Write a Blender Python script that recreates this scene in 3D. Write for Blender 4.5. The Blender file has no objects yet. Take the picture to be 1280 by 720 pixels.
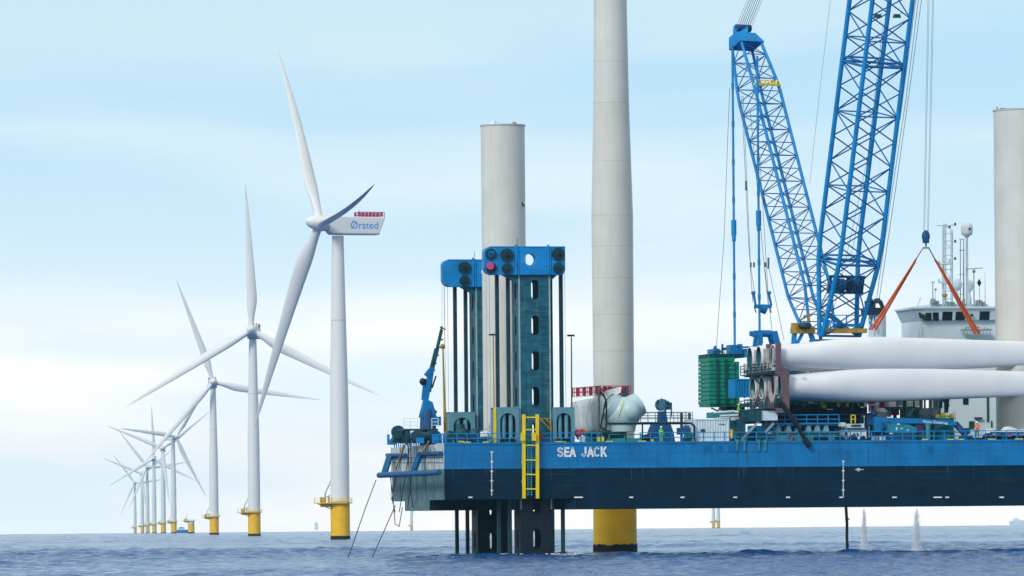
import bpy, bmesh, math, random
import numpy as np
from mathutils import Matrix, Vector
random.seed(7); np.random.seed(7)
R = math.radians
sc = bpy.context.scene
COL = sc.collection

# ------------------------------------------------------------------ camera
F, CX, CY, CAMZ, ROLL = 7000.0, 640.0, 655.5, 3.5, math.atan(0.009)
cam_d = bpy.data.cameras.new('camera'); cam = bpy.data.objects.new('camera', cam_d); COL.objects.link(cam)
cam_d.sensor_width = 36.0; cam_d.lens = 36.0 * F / 1280.0
cam_d.shift_y = (CY - 360.0) / 1280.0
cam_d.clip_start = 1.0; cam_d.clip_end = 40000
cam.matrix_world = Matrix.Translation((0, 0, CAMZ)) @ Matrix(((math.cos(ROLL), math.sin(ROLL), 0, 0), (0, 0, -1, 0), (-math.sin(ROLL), math.cos(ROLL), 0, 0), (0, 0, 0, 1)))
sc.camera = cam
sc.view_settings.view_transform = 'Standard'; sc.view_settings.look = 'None'
sc.view_settings.exposure = 0.72; sc.view_settings.gamma = 1.0

# ------------------------------------------------------------------ sky and sun
SUN_EL, SUN_AZ = 36.0, -143.0            # azimuth measured from +Y (away from camera), negative = left
w = bpy.data.worlds.new('World'); sc.world = w; w.use_nodes = True
nt = w.node_tree; N = nt.nodes; L = nt.links; N.clear()
def nd(t, **k):
    n = N.new(t)
    for a, b in k.items(): setattr(n, a, b)
    return n
out = nd('ShaderNodeOutputWorld'); bg = nd('ShaderNodeBackground'); bg.inputs[1].default_value = 0.1
sky = nd('ShaderNodeTexSky', sky_type='NISHITA', sun_disc=False)
sky.sun_elevation = R(SUN_EL); sky.sun_rotation = R(SUN_AZ); sky.air_density = 1.0; sky.dust_density = 1.5
tc = nd('ShaderNodeTexCoord'); sp = nd('ShaderNodeSeparateXYZ'); L.new(tc.outputs['Generated'], sp.inputs[0])
ramp = nd('ShaderNodeValToRGB'); L.new(sp.outputs['Z'], ramp.inputs[0])
cr = ramp.color_ramp
stops = [(0.0, (0.86, 0.83, 0.82)), (0.02, (0.74, 0.745, 0.755)), (0.036, (0.63, 0.67, 0.70)), (0.053, (0.475, 0.58, 0.655)), (0.075, (0.38, 0.52, 0.62)), (0.105, (0.31, 0.465, 0.585)), (0.25, (0.38, 0.46, 0.52)), (1.0, (0.50, 0.51, 0.50))]
cr.elements[0].position = 0; cr.elements[0].color = (*stops[0][1], 1)
cr.elements[1].position = 1; cr.elements[1].color = (*stops[-1][1], 1)
for p_, c_ in stops[1:-1]:
    e = cr.elements.new(p_); e.color = (*c_, 1)
mp = nd('ShaderNodeMapping'); mp.inputs['Scale'].default_value = (5.0, 5.0, 36.0); mp.inputs['Rotation'].default_value = (0, R(2.2), 0); mp.inputs['Location'].default_value = (3.3, 0.0, 0.55)
L.new(tc.outputs['Generated'], mp.inputs[0])
nz = nd('ShaderNodeTexNoise'); nz.inputs['Scale'].default_value = 1.5; nz.inputs['Detail'].default_value = 4.0; nz.inputs['Roughness'].default_value = 0.45; nz.inputs['Distortion'].default_value = 0.3
L.new(mp.outputs[0], nz.inputs['Vector'])
nr = nd('ShaderNodeMapRange'); nr.inputs[1].default_value = 0.36; nr.inputs[2].default_value = 0.66; nr.inputs[3].default_value = 0.0; nr.inputs[4].default_value = 1.0; nr.interpolation_type = 'SMOOTHSTEP'
L.new(nz.outputs['Fac'], nr.inputs[0])
cmul = nd('ShaderNodeVectorMath', operation='SCALE'); cmul.inputs['Scale'].default_value = 10.0; L.new(ramp.outputs[0], cmul.inputs[0])
bright = nd('ShaderNodeMix', data_type='RGBA'); L.new(nr.outputs[0], bright.inputs[0])
dk = nd('ShaderNodeVectorMath', operation='MULTIPLY'); dk.inputs[1].default_value = (0.87, 0.945, 0.985); L.new(cmul.outputs[0], dk.inputs[0])
lt = nd('ShaderNodeVectorMath', operation='MULTIPLY'); lt.inputs[1].default_value = (1.14, 1.06, 1.0); L.new(cmul.outputs[0], lt.inputs[0])
L.new(dk.outputs[0], bright.inputs['A']); L.new(lt.outputs[0], bright.inputs['B'])
fin = nd('ShaderNodeMix', data_type='RGBA'); fin.inputs[0].default_value = 0.92
L.new(sky.outputs[0], fin.inputs['A']); L.new(bright.outputs['Result'], fin.inputs['B'])
L.new(fin.outputs['Result'], bg.inputs[0]); L.new(bg.outputs[0], out.inputs[0])
sd = bpy.data.lights.new('sun', 'SUN'); sd.energy = 1.4; sd.angle = R(16); sd.color = (1.0, 0.97, 0.92)
sun = bpy.data.objects.new('sun', sd); COL.objects.link(sun)
sdir = Vector((math.sin(R(SUN_AZ)) * math.cos(R(SUN_EL)), math.cos(R(SUN_AZ)) * math.cos(R(SUN_EL)), math.sin(R(SUN_EL))))
sun.rotation_euler = sdir.to_track_quat('Z', 'Y').to_euler(); sun.location = sdir * 3000

# ------------------------------------------------------------------ coordinates
AL = R(12.0); ca, sa = math.cos(AL), math.sin(AL); cr_, sr_ = math.cos(ROLL), math.sin(ROLL)
def ray(px, py):
    u, v = px - CX, CY - py
    return (u * cr_ + v * sr_) / F, (-u * sr_ + v * cr_) / F
def W(px, py, d):                    # world point seen at a pixel of the 1280 x 720 photograph, d metres away
    a, b = ray(px, py); return Vector((a * d, d, CAMZ + b * d))
_a0, _b0 = ray(555, 555); P0 = Vector((_a0 * 622, 622.0, 0))
def BP(px, py, v):                   # barge coordinates (along hull, across hull, up) of that point at v metres in from the near side
    a, b = ray(px, py)
    y = (v + (P0.x * -sa + P0.y * ca)) / (-sa * a + ca); x = a * y
    return Vector(((x - P0.x) * ca + (y - P0.y) * sa, v, CAMZ + b * y))
def U(px, v, py=540): return BP(px, py, v).x
def Z(py, px, v): return BP(px, py, v).z
def B2W(p): return Vector((P0.x + p[0] * ca - p[1] * sa, P0.y + p[0] * sa + p[1] * ca, p[2]))
def drop(d): return -d * d / (2 * 7.4e6)
DECK = Z(554.5, 555, 0)

# ------------------------------------------------------------------ materials
_m = {}
def mat(name, col, rough=0.5, var=0.12, scale=0.6, streak=0.0, metal=0.0, bump=0.0, dirt=None, stretch=1.0, spec=0.28):
    if name in _m: return _m[name]
    m = bpy.data.materials.new(name); m.use_nodes = True; t = m.node_tree; b = t.nodes['Principled BSDF']
    b.inputs['Roughness'].default_value = rough; b.inputs['Metallic'].default_value = metal; b.inputs['Specular IOR Level'].default_value = spec
    tcn = t.nodes.new('ShaderNodeTexCoord'); mpn = t.nodes.new('ShaderNodeMapping'); mpn.inputs['Scale'].default_value = (1, 1, stretch)
    t.links.new(tcn.outputs['Object'], mpn.inputs[0])
    n1 = t.nodes.new('ShaderNodeTexNoise'); n1.inputs['Scale'].default_value = scale; n1.inputs['Detail'].default_value = 6
    t.links.new(mpn.outputs[0], n1.inputs['Vector'])
    mr = t.nodes.new('ShaderNodeMapRange'); mr.inputs[1].default_value = 0.3; mr.inputs[2].default_value = 0.7; mr.inputs[3].default_value = 1 - var; mr.inputs[4].default_value = 1 + var * 0.6
    t.links.new(n1.outputs['Fac'], mr.inputs[0])
    sc_ = t.nodes.new('ShaderNodeVectorMath'); sc_.operation = 'SCALE'; sc_.inputs[0].default_value = col[:3]; t.links.new(mr.outputs[0], sc_.inputs['Scale'])
    last = sc_.outputs[0]
    if streak > 0:
        mp2 = t.nodes.new('ShaderNodeMapping'); mp2.inputs['Scale'].default_value = (1.6, 1.6, 0.10); t.links.new(tcn.outputs['Object'], mp2.inputs[0])
        n2 = t.nodes.new('ShaderNodeTexNoise'); n2.inputs['Scale'].default_value = 1.0; n2.inputs['Detail'].default_value = 7; n2.inputs['Roughness'].default_value = 0.7; t.links.new(mp2.outputs[0], n2.inputs['Vector'])
        r2 = t.nodes.new('ShaderNodeMapRange'); r2.inputs[1].default_value = 0.52; r2.inputs[2].default_value = 0.74; r2.inputs[3].default_value = 0; r2.inputs[4].default_value = streak
        t.links.new(n2.outputs['Fac'], r2.inputs[0])
        mx = t.nodes.new('ShaderNodeMix'); mx.data_type = 'RGBA'; t.links.new(r2.outputs[0], mx.inputs[0]); t.links.new(last, mx.inputs['A'])
        mx.inputs['B'].default_value = (*(dirt or (0.12, 0.09, 0.06)), 1); last = mx.outputs['Result']
    t.links.new(last, b.inputs['Base Color'])
    if bump > 0:
        bp = t.nodes.new('ShaderNodeBump'); bp.inputs['Strength'].default_value = 1.0; bp.inputs['Distance'].default_value = bump; t.links.new(n1.outputs['Fac'], bp.inputs['Height']); t.links.new(bp.outputs[0], b.inputs['Normal'])
    _m[name] = m; return m
M_white = mat('turbine_white', (0.70, 0.71, 0.695), 0.4, 0.04, 0.08)
M_tower = mat('tower_paint', (0.62, 0.615, 0.565), 0.42, 0.08, 0.25, streak=0.35, dirt=(0.40, 0.395, 0.35))
M_blade = mat('blade_gelcoat', (0.74, 0.75, 0.76), 0.4, 0.05, 0.3, streak=0.16, dirt=(0.52, 0.54, 0.54))
M_yel = mat('foundation_yellow', (0.84, 0.47, 0.004), 0.5, 0.10, 0.5, streak=0.3, dirt=(0.45, 0.28, 0.03))
M_weed = mat('marine_growth', (0.012, 0.010, 0.02), 0.9, 0.4, 2.0, bump=0.05)
M_hull = mat('hull_blue', (0.001, 0.175, 0.43), 0.55, 0.24, 0.3, streak=0.65, dirt=(0.01, 0.075, 0.16))
M_hulld = mat('hull_dark_green', (0.0002, 0.017, 0.042), 0.7, 0.30, 0.5, streak=0.3, dirt=(0.008, 0.040, 0.05), spec=0.12)
M_under = mat('hull_bottom', (0.006, 0.022, 0.035), 0.8, 0.3, 0.8)
M_stern = mat('weathered_white', (0.50, 0.55, 0.56), 0.7, 0.35, 0.8, streak=0.6, dirt=(0.14, 0.20, 0.22))
M_sternd = mat('weathered_grey_green', (0.10, 0.19, 0.21), 0.7, 0.35, 0.8, streak=0.6, dirt=(0.035, 0.075, 0.09))
M_deck = mat('deck_paint', (0.05, 0.13, 0.14), 0.8, 0.3, 0.5)
M_blue = mat('machine_blue', (0.001, 0.17, 0.43), 0.45, 0.14, 0.8, streak=0.12, dirt=(0.02, 0.06, 0.14))
M_crane = mat('crane_blue', (0.001, 0.23, 0.56), 0.5, 0.25, 0.7, streak=0.3, dirt=(0.02, 0.13, 0.28))
M_brace = mat('brace_blue', (0.002, 0.14, 0.38), 0.45, 0.12, 0.5)
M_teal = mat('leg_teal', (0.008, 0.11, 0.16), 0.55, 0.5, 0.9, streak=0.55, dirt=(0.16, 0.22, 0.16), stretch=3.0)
M_tealedge = mat('leg_edge_paint', (0.30, 0.42, 0.44), 0.6, 0.3, 1.0, streak=0.5, dirt=(0.10, 0.18, 0.20))
M_pale = mat('jack_house_blue', (0.11, 0.27, 0.35), 0.6, 0.15, 1.2, streak=0.25, dirt=(0.07, 0.15, 0.20))
M_rod = mat('rod_dark', (0.008, 0.045, 0.06), 0.5, 0.3, 1.0)
M_black = mat('black_steel', (0.010, 0.013, 0.020), 0.55, 0.3, 1.0)
M_dteal = mat('dark_teal_machine', (0.008, 0.065, 0.095), 0.6, 0.5, 1.6)
M_dblue = mat('dark_blue_machine', (0.008, 0.07, 0.20), 0.55, 0.4, 1.5)
M_green = mat('crane_green', (0.002, 0.24, 0.16), 0.5, 0.35, 1.5)
M_dgreen = mat('dark_green', (0.003, 0.07, 0.06), 0.6, 0.4, 1.5)
M_seag = mat('sea_green_machine', (0.03, 0.26, 0.30), 0.6, 0.3, 1.2, streak=0.3, dirt=(0.02, 0.10, 0.12))
M_cyan = mat('teal_tank', (0.008, 0.22, 0.31), 0.5, 0.12, 1.0, streak=0.15, dirt=(0.02, 0.13, 0.18))
M_yell = mat('safety_yellow', (0.80, 0.60, 0.01), 0.5, 0.12, 1.0)
M_ochre = mat('ochre_machine', (0.42, 0.25, 0.02), 0.55, 0.3, 1.5)
M_brown = mat('rack_brown', (0.15, 0.095, 0.115), 0.7, 0.25, 1.5, streak=0.3, dirt=(0.06, 0.05, 0.07))
M_rackw = mat('rack_cushion', (0.45, 0.43, 0.42), 0.7, 0.3, 2.0, streak=0.4, dirt=(0.12, 0.12, 0.14))
M_cont = mat('container_white', (0.60, 0.71, 0.77), 0.55, 0.10, 1.0, streak=0.25, dirt=(0.25, 0.33, 0.36))
M_ship = mat('ship_white', (0.68, 0.79, 0.84), 0.5, 0.06, 0.5, streak=0.10, dirt=(0.35, 0.45, 0.48))
M_glass = mat('dark_glass', (0.010, 0.022, 0.035), 0.08, 0.0, 1.0)
M_tarp = mat('wrap_sheet', (0.68, 0.75, 0.76), 0.6, 0.12, 0.7, streak=0.25, dirt=(0.30, 0.38, 0.40))
M_hub = mat('hub_shell', (0.44, 0.58, 0.62), 0.35, 0.06, 0.6)
M_red = mat('signal_red', (0.50, 0.012, 0.05), 0.5, 0.15, 1.0)
M_pink = mat('hoist_rail_magenta', (0.42, 0.03, 0.14), 0.5, 0.15, 1.0)
M_orange = mat('sling_orange', (0.62, 0.10, 0.02), 0.7, 0.2, 3.0)
M_rope = mat('steel_rope', (0.10, 0.15, 0.19), 0.5, 0.1, 1.0)
M_ropew = mat('light_rope', (0.30, 0.38, 0.42), 0.6, 0.1, 1.0)
M_mark = mat('marking_white', (0.82, 0.84, 0.84), 0.5, 0.05, 2.0)
M_logo = mat('logo_blue', (0.03, 0.30, 0.72), 0.5, 0.0, 1.0)
M_hiviz = mat('hiviz_green', (0.12, 0.62, 0.06), 0.7, 0.1, 5.0)
M_hivo = mat('hiviz_orange', (0.65, 0.14, 0.04), 0.7, 0.1, 5.0)
M_navy = mat('navy_cloth', (0.012, 0.02, 0.05), 0.8, 0.2, 5.0)
M_skin = mat('skin', (0.45, 0.25, 0.17), 0.6, 0.05, 5.0)
M_grey = mat('galvanised', (0.28, 0.36, 0.39), 0.5, 0.2, 2.0)
M_lens = mat('lamp_red', (0.45, 0.02, 0.03), 0.3, 0.0, 1.0)
M_spray = mat('falling_water', (0.92, 0.95, 0.98), 0.4, 0.0, 4.0)
_t = M_spray.node_tree; _tr = _t.nodes.new('ShaderNodeBsdfTranslucent'); _tr.inputs[0].default_value = (0.95, 0.97, 1.0, 1); _mx = _t.nodes.new('ShaderNodeMixShader'); _mx.inputs[0].default_value = 0.6
_t.links.new(_t.nodes['Principled BSDF'].outputs[0], _mx.inputs[1]); _t.links.new(_tr.outputs[0], _mx.inputs[2]); _t.links.new(_mx.outputs[0], _t.nodes['Material Output'].inputs[0])

# ------------------------------------------------------------------ mesh builder
class MB:
    def __init__(s): s.v = []; s.f = []; s.sm = []; s.mi = []; s.m = 0
    def add(s, vs, fs, smooth=False):
        o = len(s.v); s.v += [tuple(q) for q in vs]
        for f in fs: s.f.append(tuple(i + o for i in f)); s.sm.append(smooth); s.mi.append(s.m)
        return s
    def box(s, a, b):
        x0, x1 = sorted((a[0], b[0])); y0, y1 = sorted((a[1], b[1])); z0, z1 = sorted((a[2], b[2]))
        return s.add([(x0, y0, z0), (x1, y0, z0), (x1, y1, z0), (x0, y1, z0), (x0, y0, z1), (x1, y0, z1), (x1, y1, z1), (x0, y1, z1)],
                     [(0, 3, 2, 1), (4, 5, 6, 7), (0, 1, 5, 4), (1, 2, 6, 5), (2, 3, 7, 6), (3, 0, 4, 7)])
    def bar(s, p, q, w_, h_=None, up=(0, 0, 1)):
        p = Vector(p); q = Vector(q); h_ = h_ or w_; d = (q - p)
        if d.length < 1e-6: return s
        d.normalize(); up = Vector(up)
        if abs(d.dot(up)) > 0.98: up = Vector((0, 1, 0))
        x = d.cross(up).normalized() * w_ / 2; y = x.cross(d).normalized() * h_ / 2
        vs = [p - x - y, p + x - y, p + x + y, p - x + y, q - x - y, q + x - y, q + x + y, q - x + y]
        return s.add(vs, [(0, 1, 2, 3), (7, 6, 5, 4), (0, 4, 5, 1), (1, 5, 6, 2), (2, 6, 7, 3), (3, 7, 4, 0)])
    def tube(s, p, q, r0, r1=None, n=8, caps=True):
        p = Vector(p); q = Vector(q); r1 = r0 if r1 is None else r1; d = (q - p)
        if d.length < 1e-6: return s
        d.normalize(); up = Vector((0, 0, 1)) if abs(d.z) < 0.95 else Vector((1, 0, 0))
        x = d.cross(up).normalized(); y = d.cross(x).normalized()
        A = [p + (x * math.cos(2 * math.pi * i / n) + y * math.sin(2 * math.pi * i / n)) * r0 for i in range(n)]
        B = [q + (x * math.cos(2 * math.pi * i / n) + y * math.sin(2 * math.pi * i / n)) * r1 for i in range(n)]
        s.add(A + B, [(i, i + n, (i + 1) % n + n, (i + 1) % n) for i in range(n)], n > 5)
        if caps: s.add(A, [tuple(range(n))]); s.add(B, [tuple(reversed(range(n)))])
        return s
    def path(s, pts, r, n=6):
        for a, b in zip(pts[:-1], pts[1:]): s.tube(a, b, r, r, n)
        return s
    def lathe(s, prof, c=(0, 0, 0), n=32, cap=True):
        c = Vector(c); vs = []; fs = []
        for r, z in prof:
            for i in range(n): t = 2 * math.pi * i / n; vs.append((c.x + r * math.cos(t), c.y + r * math.sin(t), c.z + z))
        for k in range(len(prof) - 1):
            for i in range(n): fs.append((k * n + i, k * n + (i + 1) % n, (k + 1) * n + (i + 1) % n, (k + 1) * n + i))
        s.add(vs, fs, True)
        if cap: s.add(vs[:n], [tuple(reversed(range(n)))]); s.add(vs[-n:], [tuple(range(n))])
        return s
    def sphere(s, c, r, n=16, m_=10, sz=(1, 1, 1)):
        vs = []; fs = []
        for j in range(m_ + 1):
            ph = math.pi * j / m_
            for i in range(n): t = 2 * math.pi * i / n; vs.append((c[0] + r * sz[0] * math.sin(ph) * math.cos(t), c[1] + r * sz[1] * math.sin(ph) * math.sin(t), c[2] + r * sz[2] * math.cos(ph)))
        for j in range(m_):
            for i in range(n): fs.append((j * n + i, (j + 1) * n + i, (j + 1) * n + (i + 1) % n, j * n + (i + 1) % n))
        return s.add(vs, fs, True)
    def prism(s, poly, v0, v1):       # polygon in the (x, z) plane, extruded from y = v0 to v1
        n = len(poly); A = [(x, v0, z) for x, z in poly]; B = [(x, v1, z) for x, z in poly]
        return s.add(A + B, [tuple(range(n)), tuple(reversed(range(n, 2 * n)))] + [(i, i + n, (i + 1) % n + n, (i + 1) % n) for i in range(n)])
    def slab(s, poly, z0, z1):        # polygon in plan
        n = len(poly); A = [(x, y, z0) for x, y in poly]; B = [(x, y, z1) for x, y in poly]
        return s.add(A + B, [tuple(reversed(range(n))), tuple(range(n, 2 * n))] + [(i, (i + 1) % n, (i + 1) % n + n, i + n) for i in range(n)])
    def holeplate(s, x0, x1, z0, z1, hw, hh, o, t, cx=None, cz=None, axis='y'):
        # rectangular plate with a rounded slot; hw/hh half sizes; o = plane offset, t = thickness
        cx = (x0 + x1) / 2 if cx is None else cx; cz = (z0 + z1) / 2 if cz is None else cz
        angs = [2 * math.pi * i / 28 + 0.01 for i in range(28)] + [math.atan2(zz - cz, xx - cx) % (2 * math.pi) for xx in (x0, x1) for zz in (z0, z1)]
        angs.sort(); I = []; O = []
        r = min(hw, hh); ax, az = hw - r, hh - r
        for a in angs:
            dx, dz = math.cos(a), math.sin(a)
            k = min(((x1 - cx) / dx if dx > 1e-9 else (x0 - cx) / dx if dx < -1e-9 else 1e9), ((z1 - cz) / dz if dz > 1e-9 else (z0 - cz) / dz if dz < -1e-9 else 1e9))
            O.append((cx + dx * k, cz + dz * k))
            lo, hi = 0.0, hw + hh
            for _ in range(24):
                md = (lo + hi) / 2; qx, qz = abs(dx * md), abs(dz * md); ex, ez = max(qx - ax, 0), max(qz - az, 0)
                if ex * ex + ez * ez < r * r: lo = md
                else: hi = md
            I.append((cx + dx * lo, cz + dz * lo))
        n = len(angs)
        def P(q, d): return (q[0], d, q[1]) if axis == 'y' else (d, q[0], q[1])
        vs = [P(q, o) for q in O] + [P(q, o) for q in I] + [P(q, o + t) for q in O] + [P(q, o + t) for q in I]
        fs = []
        for i in range(n):
            j = (i + 1) % n
            fs += [(i, j, n + j, n + i), (2 * n + i, 3 * n + i, 3 * n + j, 2 * n + j), (i, 2 * n + i, 2 * n + j, j), (n + i, n + j, 3 * n + j, 3 * n + i)]
        return s.add(vs, fs)
    def build(s, name, m, parent=None, org=None, label=None):
        if org is None: org = ORG.get(parent.name, Vector()) if parent else Vector()
        me = bpy.data.meshes.new(name)
        me.from_pydata([(a - org.x, b - org.y, c - org.z) for a, b, c in s.v], [], s.f); 
        me.polygons.foreach_set('use_smooth', s.sm)
        for q in (m if isinstance(m, (list, tuple)) else [m]): me.materials.append(q)
        me.polygons.foreach_set('material_index', s.mi); me.update()
        bm = bmesh.new(); bm.from_mesh(me); bmesh.ops.recalc_face_normals(bm, faces=bm.faces); bm.to_mesh(me); bm.free()
        o = bpy.data.objects.new(name, me); COL.objects.link(o)
        if parent: o.parent = parent; ORG[o.name] = org
        if label: o['label'] = label
        return o
ORG = {}
def tag(o, label, cat=None, group=None, kind=None):
    o['label'] = label
    if cat: o['category'] = cat
    if group: o['group'] = group
    if kind: o['kind'] = kind
    return o
def thing(name, label, cat, base, group=None, world=False, rz=None):   # Empty at the thing's base; barge coordinates unless world
    o = bpy.data.objects.new(name, None); COL.objects.link(o); base = Vector(base)
    if world: o.location = base; ORG[o.name] = Vector(); o.rotation_euler.z = rz or 0
    else: o.location = B2W(base); o.rotation_euler.z = AL; ORG[o.name] = base
    return tag(o, label, cat, group)
def copy_thing(o, loc, label):
    c = o.copy(); COL.objects.link(c); c.location = loc; c['label'] = label
    for ch in [x for x in COL.objects if x.parent == o]:
        d = ch.copy(); COL.objects.link(d); d.parent = c
        for g in [x for x in COL.objects if x.parent == ch]:
            e = g.copy(); COL.objects.link(e); e.parent = d
    return c
def text_mb(txt, w_, h_, offset=0.0, bold=0.02):   # letters scaled to w x h, as flat mesh (x, z), returned as (verts, faces)
    cu = bpy.data.curves.new('t', 'FONT'); cu.body = txt; cu.size = 1.0; cu.offset = bold; cu.extrude = 0.0; cu.resolution_u = 3
    o = bpy.data.objects.new('t', cu); COL.objects.link(o); bpy.context.view_layer.update()
    me = bpy.data.meshes.new_from_object(o.evaluated_get(bpy.context.evaluated_depsgraph_get()))
    vs = np.array([v.co[:] for v in me.vertices]); fs = [tuple(p.vertices) for p in me.polygons]
    vs[:, 0] = (vs[:, 0] - vs[:, 0].min()) / np.ptp(vs[:, 0]) * w_; vs[:, 1] = (vs[:, 1] - vs[:, 1].min()) / np.ptp(vs[:, 1]) * h_
    bpy.data.objects.remove(o); bpy.data.curves.remove(cu); bpy.data.meshes.remove(me)
    return vs, fs

# ------------------------------------------------------------------ sea
def make_sea():
    th = np.concatenate([np.linspace(-math.pi, -0.16, 40)[:-1], np.linspace(-0.16, -0.12, 12)[:-1], np.linspace(-0.12, 0.12, 620), np.linspace(0.12, 0.16, 12)[1:], np.linspace(0.16, math.pi, 40)[1:-1]])
    r = [4.0]
    while r[-1] < 300: r.append(r[-1] * 1.12)
    while r[-1] < 340: r.append(r[-1] + 3)
    while r[-1] < 900: r.append(r[-1] + 1.0)
    while r[-1] < 2600: r.append(r[-1] * 1.006)
    while r[-1] < 11500: r.append(r[-1] * 1.03)
    r = np.array(r)
    RR, TT = np.meshgrid(r, th, indexing='ij'); X = RR * np.sin(TT); Y = RR * np.cos(TT)
    Zs = np.zeros_like(X)
    rng = np.random.RandomState(3)
    for k in range(60):
        lam = 1.6 * (13.0) ** rng.rand(); ang = rng.normal(0.35, 0.75); amp = 0.0135 * lam ** 0.40
        kx, ky = 2 * math.pi / lam * math.sin(ang), 2 * math.pi / lam * math.cos(ang)
        ph = rng.rand() * 6.28
        q = np.sin(kx * X + ky * Y + ph + 0.6 * np.sin(0.05 * X * rng.rand() + 0.03 * Y))
        Zs += amp * q
    patch = 0.75 + 0.5 * np.sin(X * 0.05 + np.sin(Y * 0.02)) * np.sin(Y * 0.013 + 1.3)
    fade = np.clip((TT + 0.16) / 0.04, 0, 1) * np.clip((0.16 - TT) / 0.04, 0, 1) * np.clip((RR - 250) / 60, 0, 1)
    Zs *= patch * fade
    # low ridge added so the water shows the hull's dark reflection line
    q = X * -sa + Y * ca - (P0.x * -sa + P0.y * ca)
    Zs += 0.24 * np.exp(-((Y - 630 - 0.6 * np.sin(X * 0.11)) / 1.7) ** 2) * np.clip((X + 9) / 12, 0, 1) * (1 + 0.04 * np.sin(X * 0.23) + 0.12 * np.sin(X * 1.3 + 1) + 0.12 * np.sin(X * 2.9))
    Zs += -RR ** 2 / (2 * 7.4e6)
    n, m = X.shape
    vs = np.stack([X, Y, Zs], -1).reshape(-1, 3)
    i = np.arange(n - 1)[:, None]; j = np.arange(m)[None, :]; j2 = (j + 1) % m
    fs = np.stack([i * m + j, i * m + j2, (i + 1) * m + j2, (i + 1) * m + j], -1).reshape(-1, 4)
    me = bpy.data.meshes.new('sea'); me.vertices.add(len(vs)); me.vertices.foreach_set('co', vs.ravel())
    me.loops.add(fs.size); me.loops.foreach_set('vertex_index', fs.ravel()); me.polygons.add(len(fs)); me.polygons.foreach_set('loop_start', np.arange(0, fs.size, 4)); me.polygons.foreach_set('loop_total', np.full(len(fs), 4))
    me.polygons.foreach_set('use_smooth', np.ones(len(fs), bool)); me.update(calc_edges=True)
    o = bpy.data.objects.new('sea', me); COL.objects.link(o); tag(o, 'choppy grey blue sea reaching the horizon', kind='structure')
    m_ = bpy.data.materials.new('sea_water'); m_.use_nodes = True; t = m_.node_tree; b = t.nodes['Principled BSDF']
    b.inputs['Base Color'].default_value = (0.012, 0.075, 0.25, 1); b.inputs['Specular IOR Level'].default_value = 0.36; b.inputs['Roughness'].default_value = 0.10; b.inputs['IOR'].default_value = 1.33
    tcn = t.nodes.new('ShaderNodeTexCoord'); hs = []
    for s_, d_, st in ((1.3, 0.14, 0.7), (4.5, 0.045, 0.6)):
        mp_ = t.nodes.new('ShaderNodeMapping'); mp_.inputs['Scale'].default_value = (1, st, 1); t.links.new(tcn.outputs['Object'], mp_.inputs[0])
        n1 = t.nodes.new('ShaderNodeTexNoise'); n1.inputs['Scale'].default_value = s_; n1.inputs['Detail'].default_value = 3; t.links.new(mp_.outputs[0], n1.inputs['Vector'])
        bp = t.nodes.new('ShaderNodeBump'); bp.inputs['Distance'].default_value = d_ * 4; bp.inputs['Strength'].default_value = 0.9; t.links.new(n1.outputs['Fac'], bp.inputs['Height'])
        if hs: t.links.new(hs[-1].outputs[0], bp.inputs['Normal'])
        hs.append(bp)
    t.links.new(hs[-1].outputs[0], b.inputs['Normal'])
    me.materials.append(m_)
make_sea()

# haze: air over the whole sea, sky outside it
hb = MB(); hb.box((-11700, -11700, -12), (11700, 11700, 175)); hz = hb.build('haze', [])
tag(hz, 'thin blue sea haze that pales the far turbines', kind='stuff')
hm = bpy.data.materials.new('haze_air'); hm.use_nodes = True; t = hm.node_tree; t.nodes.remove(t.nodes['Principled BSDF'])
pv = t.nodes.new('ShaderNodeVolumePrincipled'); pv.inputs['Color'].default_value = (0.34, 0.76, 1.0, 1); pv.inputs['Density'].default_value = 4.2e-5; pv.inputs['Anisotropy'].default_value = 0.0
t.links.new(pv.outputs[0], t.nodes['Material Output'].inputs['Volume']); hz.data.materials.clear(); hz.data.materials.append(hm)

# ------------------------------------------------------------------ wind turbines
def blade_mb(Lb=58.5, pb=3.4, root=1.15, n=14, segs=22):
    mb = MB(); vs = []; fs = []
    for k in range(segs + 1):
        t_ = k / segs; z = 1.2 + t_ * Lb
        if t_ < 0.2: c = 2 * root + (4.15 - 2 * root) * (0.5 - 0.5 * math.cos(math.pi * min(1, max(0, (t_ - 0.03) / 0.17))))
        else: c = 4.15 * (1 - (t_ - 0.2) / 0.8) ** 0.85 * 0.87 + 0.13 * 4.15 * (1 - (t_ - 0.2) / 0.8) ** 0.3
        c = max(c, 0.12); rnd = max(0.0, 1 - t_ / 0.2)
        th = c * (rnd + (1 - rnd) * (0.42 * (1 - t_) ** 1.2 + 0.16)); th = min(th, 2 * root)
        tw = R(15) * (1 - t_) ** 1.5; le = 0.5 * rnd + 0.32 * (1 - rnd); yb = -pb * t_ ** 2.2
        for i in range(n):
            a = 2 * math.pi * i / n; x = math.cos(a); y = math.sin(a)
            xx = (x * 0.5 + 0.5 - le) * c; yy = y * th * 0.5 * (1 if rnd > 0.9 else (1 - 0.35 * max(0, x) * (1 - rnd)))
            vs.append((xx * math.cos(tw) - yy * math.sin(tw), xx * math.sin(tw) + yy * math.cos(tw) + yb, z))
    for k in range(segs):
        for i in range(n): fs.append((k * n + i, k * n + (i + 1) % n, (k + 1) * n + (i + 1) % n, (k + 1) * n + i))
    mb.add(vs, fs, True); mb.add(vs[:n], [tuple(range(n))]); mb.add(vs[-n:], [tuple(range(n))])
    return mb
HUBZ = 83.5; TPZ = 9.6
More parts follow.
